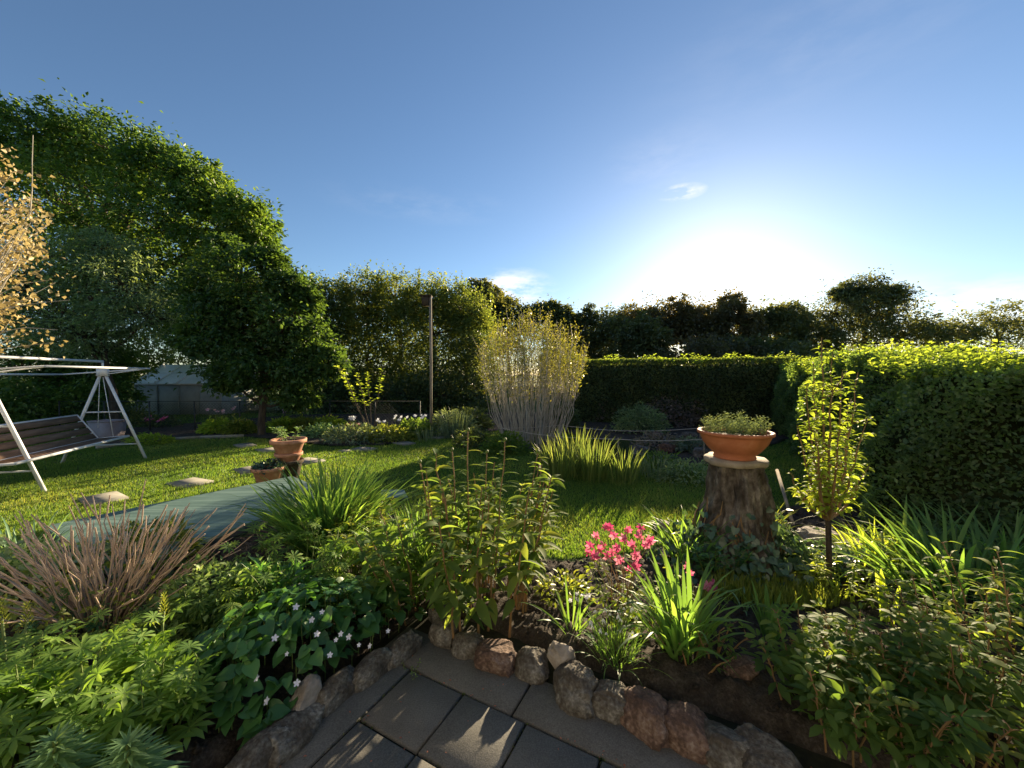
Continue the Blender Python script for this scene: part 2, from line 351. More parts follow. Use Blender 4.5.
Lf['lav'] = leafmat('lavender_leaf', (.045, .08, .04), (.08, .13, .06), (.14, .20, .09), trans=.35, nscale=3)
Lf['purple'] = leafmat('dark_heather_leaf', (.055, .06, .035), (.10, .10, .06), (.17, .165, .10), trans=.35, nscale=4)
Lf['brown'] = leafmat('dead_leaf', (.10, .045, .018), (.20, .09, .035), (.32, .17, .08), trans=.35, nscale=8, tcol=(1.5, 1.1, .8))
M['pink'] = leafmat('pink_petal', (.36, .03, .13), (.55, .08, .22), (.70, .34, .42), trans=.4, nscale=8, tcol=(1.2, 1, 1))
M['pale_pink'] = leafmat('pale_pink_petal', (.60, .25, .30), (.72, .40, .45), (.85, .6, .62), trans=.4, tcol=(1.1, 1, 1))
M['white'] = leafmat('white_petal', (.60, .62, .66), (.75, .77, .80), (.85, .86, .86), trans=.35, tcol=(1, 1, 1))
M['lilac'] = leafmat('pale_violet_petal', (.50, .55, .78), (.66, .70, .88), (.80, .82, .92), trans=.3, tcol=(1, 1, 1))
M['redpot'] = surf('red_glaze', [(.3, (.30, .03, .03)), (.7, (.45, .06, .05))], scale=4, rough=.4, bump=0, spec=.5)

# ------------------------------------------------------------------ ground
u = np.array([.883, -.469]); v = np.array([.469, .883])
BED = np.array([(-.62, 2.46), (-.40, 2.46), (.3, 2.06), (1.3, 1.53), (5.2, -.55), (10, 1), (9, 4.2), (5.0, 4.6), (3.3, 4.7), (2.7, 4.15), (1.9, 3.85), (1.15, 3.45), (.45, 3.3), (-.4, 3.6),
                (-.9, 4.0), (-1.5, 4.55), (-2.1, 4.85), (-2.75, 4.15), (-3.3, 3.3), (-4.2, 3.25), (-5.2, 3.6), (-9, 3.2), (-9, -.6), (-2.15, -.6), (-1.17, 1.45)])
def sdf(poly, x, y):
    x = np.asarray(x, float); y = np.asarray(y, float)
    d = np.full(x.shape, 1e9); inside = np.zeros(x.shape, bool); n = len(poly)
    for i in range(n):
        a, b = poly[i], poly[(i + 1) % n]; e = b - a
        t = np.clip(((x - a[0]) * e[0] + (y - a[1]) * e[1]) / (e @ e), 0, 1)
        d = np.minimum(d, np.hypot(x - a[0] - t * e[0], y - a[1] - t * e[1]))
        c = (a[1] > y) != (b[1] > y)
        with np.errstate(divide='ignore', invalid='ignore'):
            xi = a[0] + (y - a[1]) / (e[1] if e[1] else 1e-9) * e[0]
        inside ^= c & (x < xi)
    return np.where(inside, d, -d)
def vnoise(x, y, s, seed=0):
    return np.array([mnoise.noise((a * s + seed, b * s - seed, seed * 1.3)) for a, b in zip(np.ravel(x), np.ravel(y))]).reshape(np.shape(x))
def smooth(t): t = np.clip(t, 0, 1); return t * t * (3 - 2 * t)
def bed_z(x, y):
    x = np.atleast_1d(np.asarray(x, float)); y = np.atleast_1d(np.asarray(y, float))
    s = sdf(BED, x, y); near = smooth((2.9 - y) / 1.2)
    return -.03 + .06 * smooth(s / .2 + .3) + .09 * near * smooth(s / .09 + .2)
def zz(x, y): return float(max(0, bed_z(x, y)[0]))

g = MB()
NB = 8
xs = np.concatenate([[-1500, -300, -80], np.linspace(-30, 30, 61), [80, 300, 1500]])
ys = np.concatenate([[-300, -60], np.linspace(-10, 50, 61), [90, 300, 2000]])
X, Y = np.meshgrid(xs, ys); zt = np.zeros_like(X)
k = len(xs); i, j = np.meshgrid(np.arange(len(ys) - 1), np.arange(k - 1), indexing='ij')
g.add(np.stack([X, Y, zt], -1), np.stack([i * k + j, i * k + j + 1, (i + 1) * k + j + 1, (i + 1) * k + j], -1).reshape(-1, 4))
o = g.build('lawn_ground', M['lawn_base']); o['kind'] = 'structure'

def patch(name, poly, zf, m, step=.035, clods=0):
    poly = np.asarray(poly, float)
    x0, y0 = poly.min(0) - .05; x1, y1 = poly.max(0) + .05
    xs = np.arange(x0, x1, step); ys = np.arange(y0, y1, step)
    X, Y = np.meshgrid(xs, ys); s = sdf(poly, X, Y)
    Z = zf(X.ravel(), Y.ravel()).reshape(X.shape)
    if clods:
        nzs = np.array([mnoise.fractal((a * 13, b * 13, 0), .9, 2.1, 4) for a, b in zip(X.ravel(), Y.ravel())]).reshape(X.shape)
        Z = Z + nzs * clods * smooth(s / .1)
    keep = (s[:-1, :-1] > -.03) & (s[1:, 1:] > -.03) & (s[:-1, 1:] > -.03) & (s[1:, :-1] > -.03)
    k = len(xs); i, j = np.nonzero(keep)
    mb = MB().add(np.stack([X, Y, Z], -1), np.stack([i * k + j, i * k + j + 1, (i + 1) * k + j + 1, (i + 1) * k + j], -1))
    o = mb.build(name, m, smooth=True); o['kind'] = 'structure'; return o
VISBED = BED.copy()
VISBED[:, 0] = np.clip(VISBED[:, 0], -6.2, 6.2)
patch('flower_bed_soil', VISBED, bed_z, M['soil'], .024, .038)
back_bed = [G(95, 449), G(150, 441), G(240, 437), G(330, 447), G(385, 446), G(460, 432), G(560, 432), G(700, 470), G(790, 440), G(800, 425), G(560, 412), G(300, 415), G(90, 432)]
back_bed = np.array([(p.x, p.y) for p in back_bed])
patch('back_border_soil', back_bed, lambda x, y: np.full(len(x), .03), M['soil'], .12, .03)
# bare patch behind the small tree
bp_ = np.array([(p.x, p.y) for p in (G(815, 512), G(870, 508), G(905, 540), G(850, 552), G(800, 540))])
patch('bare_soil_patch', bp_, lambda x, y: np.full(len(x), .012), M['soil'], .05, .012)

# loose soil crumbs lying on the bed (one uncountable mass)
cr = MB(); ncr = 14000
cx = rng.uniform(-5, 5, ncr * 2); cy = rng.uniform(.6, 4.6, ncr * 2)
ok = sdf(BED, cx, cy) > .03; cx, cy = cx[ok][:ncr], cy[ok][:ncr]
octv = np.array([[1, 0, 0], [-1, 0, 0], [0, 1, 0], [0, -1, 0], [0, 0, 1], [0, 0, -1]], float) * [1, .8, .6]
octf = np.array([[0, 2, 4], [2, 1, 4], [1, 3, 4], [3, 0, 4], [2, 0, 5], [1, 2, 5], [3, 1, 5], [0, 3, 5]])
inst(cr, (octv, [octf]), np.stack([cx, cy, bed_z(cx, cy) + .006], -1), rdir(len(cx)), rdir(len(cx)), rng.uniform(.004, .019, len(cx)) * rng.uniform(.5, 1.3, len(cx)))
tag(cr.build('soil_crumbs', M['soil']), 'loose dark crumbs of earth scattered over the flower bed', 'soil', kind='stuff')

# paving: slabs laid square to the garden axes
A0 = np.array([-.534, 2.01]); SZ = .338
def slab_box(mb, a, b, c, d, z=.0):
    """a..b along u, c..d along -v, from corner A0"""
    gq = .006; a += gq; b -= gq; c += gq; d -= gq; e = .006
    def pt(s, t, zz_): p = A0 + u * s - v * t; return [p[0], p[1], zz_]
    dz = rng.uniform(-.003, .003)
    top = .045 + z + dz
    V = [pt(a, c, 0), pt(b, c, 0), pt(b, d, 0), pt(a, d, 0)] + [pt(a, c, top - e), pt(b, c, top - e), pt(b, d, top - e), pt(a, d, top - e)] + [pt(a + e, c + e, top), pt(b - e, c + e, top), pt(b - e, d - e, top), pt(a + e, d - e, top)]
    F = [[8, 11, 10, 9]]
    for q in range(4):
        r = (q + 1) % 4; F += [[q, r, 4 + r, 4 + q][::-1], [4 + q, 4 + r, 8 + r, 8 + q][::-1]]
    mb.add(V, F)
pv = MB()
for a in range(0, 9):
    for b in range(0, 7): slab_box(pv, a * SZ, (a + 1) * SZ, b * SZ, (b + 1) * SZ)
for b in range(0, 3): slab_box(pv, -.262, 0, b * .98 - .0, (b + 1) * .98)
slab_box(pv, -.262, .60, -.262, 0); slab_box(pv, .60, 1.6, -.262, 0); slab_box(pv, 1.6, 3.0, -.262, 0)
o = pv.build('pavement', M['slab']); o['kind'] = 'structure'
jb = MB(); 
def uvp(s, t, z): p = A0 + u * s - v * t; return [p[0], p[1], z]
jb.add([uvp(-.5, -.5, .028), uvp(4, -.5, .028), uvp(4, 3.5, .028), uvp(-.5, 3.5, .028)], [[0, 3, 2, 1]])
o = jb.build('pavement_joints', M['joint']); o['kind'] = 'structure'

# ------------------------------------------------------------------ rocks
def rock(name, loc, size, m, label, group=None, rz=0, seed=0, cat='stone', flat=1.0):
    import bmesh
    bm = bmesh.new(); bmesh.ops.create_icosphere(bm, subdivisions=5, radius=1)
    rr_ = random.Random(seed * 7 + 3); pl = []
    for _ in range(11):
        n_ = Vector((rr_.gauss(0, 1), rr_.gauss(0, 1), rr_.gauss(0, 1))).normalized(); pl.append((n_, rr_.uniform(.62, .95)))
    for vv in bm.verts:
        p = vv.co.copy()
        for n_, d_ in pl:
            e_ = p.dot(n_) - d_
            if e_ > 0: p -= n_ * e_ * .93
        vv.co = p; q = p * 1.1 + Vector((seed * 3.1, seed * 1.7, seed))
        d = 1.08 + .20 * mnoise.noise(q) + .12 * mnoise.noise(q * 2.7) + .08 * mnoise.noise(q * 6) + .05 * mnoise.noise(q * 13)
        p = p * d
        for ax in range(3): p[ax] = math.copysign(abs(p[ax]) ** .78, p[ax])   # blockier
        vv.co = Vector((p.x * size[0] / 2, p.y * size[1] / 2, p.z * size[2] / 2 * flat))
    me = bpy.data.meshes.new(name); bm.to_mesh(me); bm.free()
    for f in me.polygons: f.use_smooth = True
    me.materials.append(m); o = bpy.data.objects.new(name, me); C.objects.link(o)
    o.location = loc; o.rotation_euler = (random.uniform(-.15, .15), random.uniform(-.15, .15), rz)
    return tag(o, label, cat, group)
wr = [(441, 612, .17, 'rock_g', 'small dark stone at the inner corner of the rock edging, under the tall leafy clump'),
      (446, 632, .20, 'rock_g', 'dark low stone beside the paving corner, first in the rock edging'),
      (468, 645, .19, 'rock_g', 'rough dark grey edging stone between the corner stone and the pink rounded one'),
      (497, 657, .23, 'rock_r', 'rounded pinkish edging stone, most reddish near the paving corner'),
      (531, 664, .20, 'rock_g', 'grey edging stone right of the rounded pinkish one'),
      (562, 664, .16, 'rock_p', 'pale lit small stone on top of the rock edging behind the white flowered tuft'),
      (577, 688, .27, 'rock_g', 'large pale speckled edging stone in front of the white flowered tuft'),
      (612, 702, .21, 'rock_g', 'square grey edging stone with a pale lichen top'),
      (647, 716, .25, 'rock_r', 'brown red edging stone in the middle of the right rock edging'),
      (688, 732, .24, 'rock_r', 'rusty edging stone with pale worn edges, right of the brown red one'),
      (726, 748, .24, 'rock_g', 'grey mottled edging stone near the lower frame edge'),
      (768, 764, .27, 'rock_g', 'long low edging stone, last in view towards the right peonies')]
rgrp = 'rough stones edging the right flower bed'
for i, (px, py, s, m, lb) in enumerate(wr):
    zc = .10; p = zc = .085; p = G(px, py, zc);    rock('edging_stone', (p.x, p.y, zc - .01 + (.05 if s < .17 and i > 3 else 0)), (s * .92, s * .78, s * random.uniform(.66, .84)), M[m], lb, rgrp, R(-28) + random.uniform(-.3, .3), i + 1)
lw = [(404, 652, .22, .10, 'rock_g', 'dark narrow stone at the inner end of the left bed edging'),
      (372, 672, .26, .09, 'rock_g', 'low dark stone half under the violet leaves at the left bed edge'),
      (338, 694, .24, .10, 'rock_g', 'low edging stone between the violets and the paving'),
      (306, 712, .17, .17, 'rock_p', 'pale upright edging stone below the violet clump'),
      (288, 738, .30, .09, 'rock_g', 'long dark kerb stone beside the lower left paving'),
      (255, 765, .26, .10, 'rock_g', 'dark kerb stone at the lower left end of the paving')]
for i, (px, py, s, h, m, lb) in enumerate(lw):
    p = G(px, py, .06); rock('kerb_stone', (p.x, p.y, .06), (s * .5, s * 1.1, h * 1.6), M[m], lb, 'stones edging the left flower bed', R(-28) , i + 30)
for px, py, z, s, m, lb, rz in ((741, 668, .12, .17, 'rock_r', 'orange brown pointed rock lying alone on the right bed', .5), (904, 604, .06, .24, 'rock_g', 'pale grey rock on the bed right of the small tree', .2),
        (783, 545, .05, .30, 'rock_g', 'dark rock between the ivy stump and the small tree', .3), (822, 541, .06, .36, 'rock_p', 'large pale flat rock behind the small tree trunk', -.2),
        (858, 548, .05, .24, 'rock_p', 'pale rock with sunlit top right of the small tree trunk', .1), (661, 525, .04, .17, 'rock_p', 'small pale rock beside the lawn behind the pink flowers', .6),
        (762, 557, .05, .18, 'rock_g', 'small grey stone under the trailing ivy', .9), (700, 641, .10, .09, 'rock_r', 'small reddish stone near the strap leaved clump', .9)):
    p = G(px, py, z); rock('garden_rock', (p.x, p.y, z), (s, s * .8, s * .55), M[m], lb, 'loose rocks on the flower bed', rz, px)

# stepping stones
ss = [(103, 500, 'nearest to the teal board'), (190, 484, 'second from the near end, beside the teal board'), (250, 471, 'just left of the front terracotta pot'), (308, 462, 'just right of the stacked terracotta pots'),
      (268, 451, 'behind the stacked terracotta pots on sunlit grass'), (245, 446, 'closest to the maple bed on the left'), (345, 452, 'small one between the pots and the lavender border'),
      (364, 450, 'in front of the low green border'), (404, 444, 'left of the bird box pole'), (437, 438, 'beside the bird box pole')]
step_pos = []
for i, (px, py, lb) in enumerate(ss):
    p = G(px, py); s = (.50, .36) if i < 4 else ((.46, .32) if i != 6 else (.22, .2))
    mb = MB(); rz = R(-28) + random.uniform(-.25, .25)
    box(mb, (p.x, p.y, .008), (s[0], s[1], .05), rz); step_pos.append((p.x, p.y, max(s) * .5))
    tag(mb.build('stepping_stone', M['slab_pale']), 'pale flat stepping stone in the lawn, ' + lb, 'stepping stone', 'stepping stones across the lawn')

# teal boards
def board(pts, th, label, z=.10):
    mb = MB(); n = len(pts); c = np.mean(pts, 0)
    o = thing('garden_cover', (c[0], c[1], 0), label, 'board')
    V = [[x, y, z] for x, y in pts] + [[x, y, z + th] for x, y in pts]
    F = [[0, 1, 2, 3][::-1], [4, 5, 6, 7]] + [[q, (q + 1) % 4, 4 + (q + 1) % 4, 4 + q] for q in range(4)]
    for f in F: mb.add(np.array(V)[f], [[0, 1, 2, 3]])
    mb.build('panel', M['board'], o)
    fm = MB(); P = np.array(pts); ins = c + (P - c) * .985
    for q in range(4):
        a, b = ins[q], ins[(q + 1) % 4]; m = (a + b) / 2; d = b - a
        box(fm, (m[0], m[1], z / 2 + .002), (np.hypot(*d) * .97, .03, z - .008), math.atan2(d[1], d[0]))
    fm.build('support_frame', M['dark_metal'], o)
Bc = [G(44, 526, .13), G(112, 575, .13), G(330, 492, .13), G(292, 476, .13)]
BOARD = np.array([(p.x, p.y) for p in Bc])
board([tuple(p) for p in BOARD[::1]], .03, 'large flat teal green board with wavy streaks lying at the lawn edge')
b2 = [G(378, 499, .03), G(408, 499, .03), G(404, 491, .03), G(382, 491, .03)]
board([(p.x, p.y) for p in b2], .03, 'small scrap of teal board glimpsed between the strap leaves and the tall leafy clump', .02)

# ------------------------------------------------------------------ grass
def lawn():
    mb = MB(); tot = 0
    for (n, y0, y1, L0, w0) in ((190000, 3.2, 6.0, .052, .005), (170000, 6.0, 9.5, .06, .0075), (110000, 9.5, 16, .07, .012)):
        y = rng.uniform(y0, y1, n); x = rng.uniform(-1.36, 1.36, n) * y
        z = np.zeros(n)
        ok = (sdf(BED, x, y) < -.0) & (sdf(back_bed, x, y) < .0) & (sdf(BOARD, x, y) < .01) & (sdf(bp_, x, y) + rng.normal(0, .06, n) < 0)
        for sx, sy, sr in step_pos: ok &= np.hypot(x - sx, y - sy) > sr * .8
        x, y = x[ok], y[ok]; n = len(x)
        patchy = .75 + .5 * np.sin(x * 2.1 + np.sin(y * 1.3) * 2) * np.sin(y * 1.7 + x) * .5
        L = L0 * rng.uniform(.5, 1.3, n) * patchy; wd = w0 * rng.uniform(.6, 1.2, n)
        az = rng.uniform(0, 2 * np.pi, n); th = rng.uniform(.05, .7, n); rl = rng.uniform(0, np.pi, n)
        d = np.stack([np.cos(az) * np.sin(th), np.sin(az) * np.sin(th), np.cos(th)], -1)
        s = np.stack([np.cos(rl), np.sin(rl), np.zeros(n)], -1)
        B = np.stack([x, y, np.zeros(n)], -1); mid = B + d * (L * .55)[:, None]; tip = B + (d * L[:, None]) * [1.35, 1.35, .92]
        V = np.stack([B - s * wd[:, None] / 2, B + s * wd[:, None] / 2, mid + s * wd[:, None] * .42, mid - s * wd[:, None] * .42, tip], 1)
        F4 = (np.array([[0, 1, 2, 3]])[None] + (np.arange(n) * 5)[:, None, None]).reshape(-1, 4)
        F3 = (np.array([[3, 2, 4]])[None] + (np.arange(n) * 5)[:, None, None]).reshape(-1, 3)
        mb.F.append(F3 + mb.n); mb.add(V.reshape(-1, 3), F4)
    tag(mb.build('lawn_grass', M['grass']), 'short mown green grass covering the lawn', 'grass', kind='stuff')
lawn()

# ------------------------------------------------------------------ plant builders
T_D = t_diamond(.55); T_DN = t_diamond(.34); T_DW = t_diamond(.8, .18)
def limb(mb, a, b, r0, r1, sag=0., k=6, n=6, wob=.04):
    a, b = np.asarray(a, float), np.asarray(b, float); t = np.linspace(0, 1, k)[:, None]
    P = a + (b - a) * t; L = np.linalg.norm(b - a)
    P[:, 2] += (np.sin(t[:, 0] * math.pi) * sag * L); P[1:-1] += rng.normal(0, wob * L / 2, (k - 2, 3))
    tube(mb, P, np.linspace(r0, r1, k), n, False); return P
def crown_leaves(mb, blobs, per, leaf, T, clump=.16, cl_per=45, shell=(.62, 1.03), up=.25, trunks=None, twigs=None, droop=.25, lump=.18):
    """blobs: (cx,cy,cz,rx,ry,rz). leaves sit in clumps near the rim of each blob; twigs reach them"""
    for (x, y, z, rx, ry, rz) in blobs:
        nc = max(4, int(per / cl_per)); c0 = np.array([x, y, z]); r = np.array([rx, ry, rz])
        d = nrm(rng.normal(size=(nc, 3))); rad = rng.uniform(shell[0] ** 2, shell[1] ** 2, nc) ** .5
        ph = rng.uniform(0, 6.28, 3)
        bump = 1 + lump * (np.sin(d[:, 0] * 5 + ph[0]) * np.sin(d[:, 1] * 5 + ph[1]) + .6 * np.sin(d[:, 2] * 9 + ph[2]))
        cc = c0 + d * r * (rad * bump)[:, None]
        n = nc * cl_per; ci = np.repeat(np.arange(nc), cl_per)
        csz = np.exp(rng.normal(-.1, .45, nc)) * clump * r.mean()
        off = rng.normal(size=(n, 3)) * csz[ci][:, None] * [1, 1, .8]; off = off * np.minimum(1, 2.1 * csz[ci] / (np.linalg.norm(off, axis=1) + 1e-6))[:, None]
        P = cc[ci] + off
        outw = nrm(d[ci] + off / (csz[ci][:, None] * 2) + rng.normal(0, .55, (n, 3)))
        D = nrm(outw * [1, 1, .5] + rng.normal(0, .5, (n, 3)) + [0, 0, -droop])
        Nn = nrm(rng.normal(0, .5, (n, 3)) + [0, 0, .9] + outw * .5)
        inst(mb, T, P, D, Nn, leaf * rng.uniform(.6, 1.35, n))
        if twigs is not None:
            for q in range(0, nc, 2): limb(twigs, c0 + (cc[q] - c0) * .05, cc[q], .012 * rz + .004, .004, .05, 4, 4, .06)
def tree(name, base, blobs, per, leaf, T, m, label, trunk_r=.12, trunk_top=None, group=None, bark='bark', cat='tree', **kw):
    base = np.array(base, float); t = thing(name, base, label, cat, group)
    cen = np.mean([b[:3] for b in blobs], 0); top = np.array(trunk_top if trunk_top is not None else [cen[0], cen[1], cen[2]])
    tm = MB(); lm = MB(); tw = MB()
    tp = limb(tm, base - [0, 0, .1], top, trunk_r, trunk_r * .45, 0, 8, 10, .02)
    for b in blobs:
        c = np.array(b[:3]); a = tp[min(7, max(2, int(7 * np.clip((c[2] - base[2]) / (top[2] - base[2] + 1e-6), .3, 1)) - 1))]
        limb(tw, a, c, trunk_r * .42, trunk_r * .12, -.06, 6, 6, .05)
    crown_leaves(lm, blobs, per, leaf, T, twigs=tw, **kw)
    tm.build('trunk', M[bark], t, True); tw.build('branches', M[bark], t, True); lm.build('crown', m, t)
    return t
def mound(name, c, r, n, leaf, T, m, label, cat='plant', group=None, up=.6, mb_extra=None, stems=True, fill=.55, stemmat='greenstem', Wd=None, droop=.2, parts=None, lump=.12):
    """low plant: leaves on a lumpy dome with stems below"""
    c = np.array(c, float); r = np.array(r, float)
    t = thing(name, c, label, cat, group)
    d = rng.normal(size=(n, 3)); d[:, 2] = np.abs(d[:, 2]); d = nrm(d)
    rad = rng.uniform(fill ** 3, 1.02, n) ** (1 / 3)
    ph = rng.uniform(0, 6.28, 3); lob = 1 + lump * np.sin(d[:, 0] * 6 + ph[0]) * np.sin(d[:, 1] * 6 + ph[1]) + lump * .5 * np.sin(d[:, 1] * 13 + ph[2])
    P = c + d * r * (rad * lob)[:, None] ; P[:, 2] = np.maximum(P[:, 2], c[2] + .01)
    D = nrm(d * [1, 1, .6] + rng.normal(0, .45, (n, 3)) + [0, 0, -droop]); Nn = nrm(d * .6 + [0, 0, up] + rng.normal(0, .3, (n, 3)))
    mb = MB(); inst(mb, T, P, D, Nn, leaf * rng.uniform(.6, 1.3, n)); mb.build('foliage', m, t)
    if stems:
        sm = MB()
        for q in rng.integers(0, n, min(60, max(12, n // 30))):
            b = c + [(P[q, 0] - c[0]) * .35, (P[q, 1] - c[1]) * .35, 0]; limb(sm, b, P[q], .004, .002, .08, 4, 4, .03)
        sm.build('stems', M[stemmat], t)
    return t
def strap(name, c, n, L, wd, m, label, r=.12, th=(.05, .7), kap=(.3, 1.6), cat='plant', group=None, rows=7):
    c = np.array(c, float); t = thing(name, c, label, cat, group)
    a = rng.uniform(0, 2 * np.pi, n); q = np.sqrt(rng.uniform(0, 1, n)) * r
    B = np.stack([c[0] + np.cos(a) * q, c[1] + np.sin(a) * q, np.full(n, c[2])], -1)
    az = a + rng.normal(0, .5, n); tt = th[0] + (th[1] - th[0]) * (q / r) * rng.uniform(.4, 1.1, n)
    mb = MB(); ribbons(mb, B, az, tt, rng.uniform(*kap, n), L * rng.uniform(.55, 1.1, n), wd * rng.uniform(.7, 1.2, n), rows, roll=rng.normal(0, .5, n))
    mb.build('blades', m, t); return t
def leafy(name, c, ns, H, r, T, leaf, per, m, label, stemmat='greenstem', lean=.35, cat='plant', group=None, start=.2, angle=1.0, sr=.005, droop=.15, ends=0, W=None, hvar=.25, petiole=0):
    """upright stems carrying leaves; returns (thing, stem tips)"""
    c = np.array(c, float); t = thing(name, c, label, cat, group); sm = MB(); lm = MB(); tips = []
    for s in range(ns):
        a = rng.uniform(0, 2 * np.pi); q = math.sqrt(rng.uniform(0, 1)) * r
        b = c + [math.cos(a) * q, math.sin(a) * q, 0]; h = H * rng.uniform(1 - hvar, 1.0)
        ln = lean * (.3 + q / max(r, .01)) * h; tp = b + [math.cos(a) * ln, math.sin(a) * ln, h]
        k = 7; tt = np.linspace(0, 1, k)[:, None]; P = b + (tp - b) * tt; P[:, 2:] = b[2] + (tp[2] - b[2]) * (tt ** .85)
        P[1:] += rng.normal(0, .01 * H, (k - 1, 3)); tube(sm, P, np.linspace(sr, sr * .45, k), 5, False)
        if per:
            n = per; f = np.sort(rng.uniform(start, 1, n)); pos = np.stack([np.interp(f, tt[:, 0], P[:, i]) for i in range(3)], -1)
            la = np.arange(n) * 2.4 + rng.uniform(0, 6) + rng.normal(0, .3, n)
            el = angle * (1 - .75 * f) + rng.normal(0, .15, n)
            D = np.stack([np.cos(la) * np.cos(1.57 - el * 0 - .9), np.sin(la) * np.cos(.67), np.zeros(n)], -1)
            D = np.stack([np.cos(la), np.sin(la), np.full(n, .75 - .0) * (f - .35) + rng.normal(0, .18, n)], -1); D = nrm(D)
            if petiole:
                pe = petiole * rng.uniform(.6, 1.2, n)
                for z in range(n): limb(sm, pos[z], pos[z] + D[z] * pe[z] + [0, 0, pe[z] * .35], sr * .45, sr * .3, .08, 3, 4, .0)
                pos = pos + D * pe[:, None] + np.array([0, 0, 1]) * (pe * .35)[:, None]
            inst(lm, T, pos, D, np.tile([0, 0, 1.], (n, 1)) + rng.normal(0, .25, (n, 3)), leaf * rng.uniform(.65, 1.15, n) * (1 - .35 * f))
        if ends: inst(lm, T, np.repeat(P[-1:], ends, 0), nrm(np.stack([np.cos(np.arange(ends) * 6.28 / ends + a), np.sin(np.arange(ends) * 6.28 / ends + a), np.full(ends, .5)], -1)), np.tile([0, 0, 1.], (ends, 1)), leaf * .6)
        tips.append(P[-1])
    if sm.n: sm.build('stems', M[stemmat], t)
    if lm.n: lm.build('leaves', m, t)
    return t, tips
def petals(n=5, w=.5, cup=.3, droop=.1):
    V = []; F = []; k = 0; L, Fs = t_lance(w, .05, droop, 4, .55)
    for i in range(n):
        a = 6.283 * i / n; ca, sa = math.cos(a), math.sin(a); z = L[:, 2] + cup * L[:, 1]
        V.append(np.stack([L[:, 0] * ca + L[:, 1] * sa, -L[:, 0] * sa + L[:, 1] * ca, z], -1)); F.append(Fs[0] + k); k += len(L)
    return (np.concatenate(V), [np.concatenate(F)])
def flower(parent, p, size, m, T, facing=(0, -.5, .6), name='flower'):
    mb = MB(); f = np.array(facing, float) + rng.normal(0, .3, 3)
    ax = nrm(np.cross(f, rng.normal(size=3))); inst(mb, T, [p], [ax], [f], size)
    o = mb.build(name, m, parent); return o

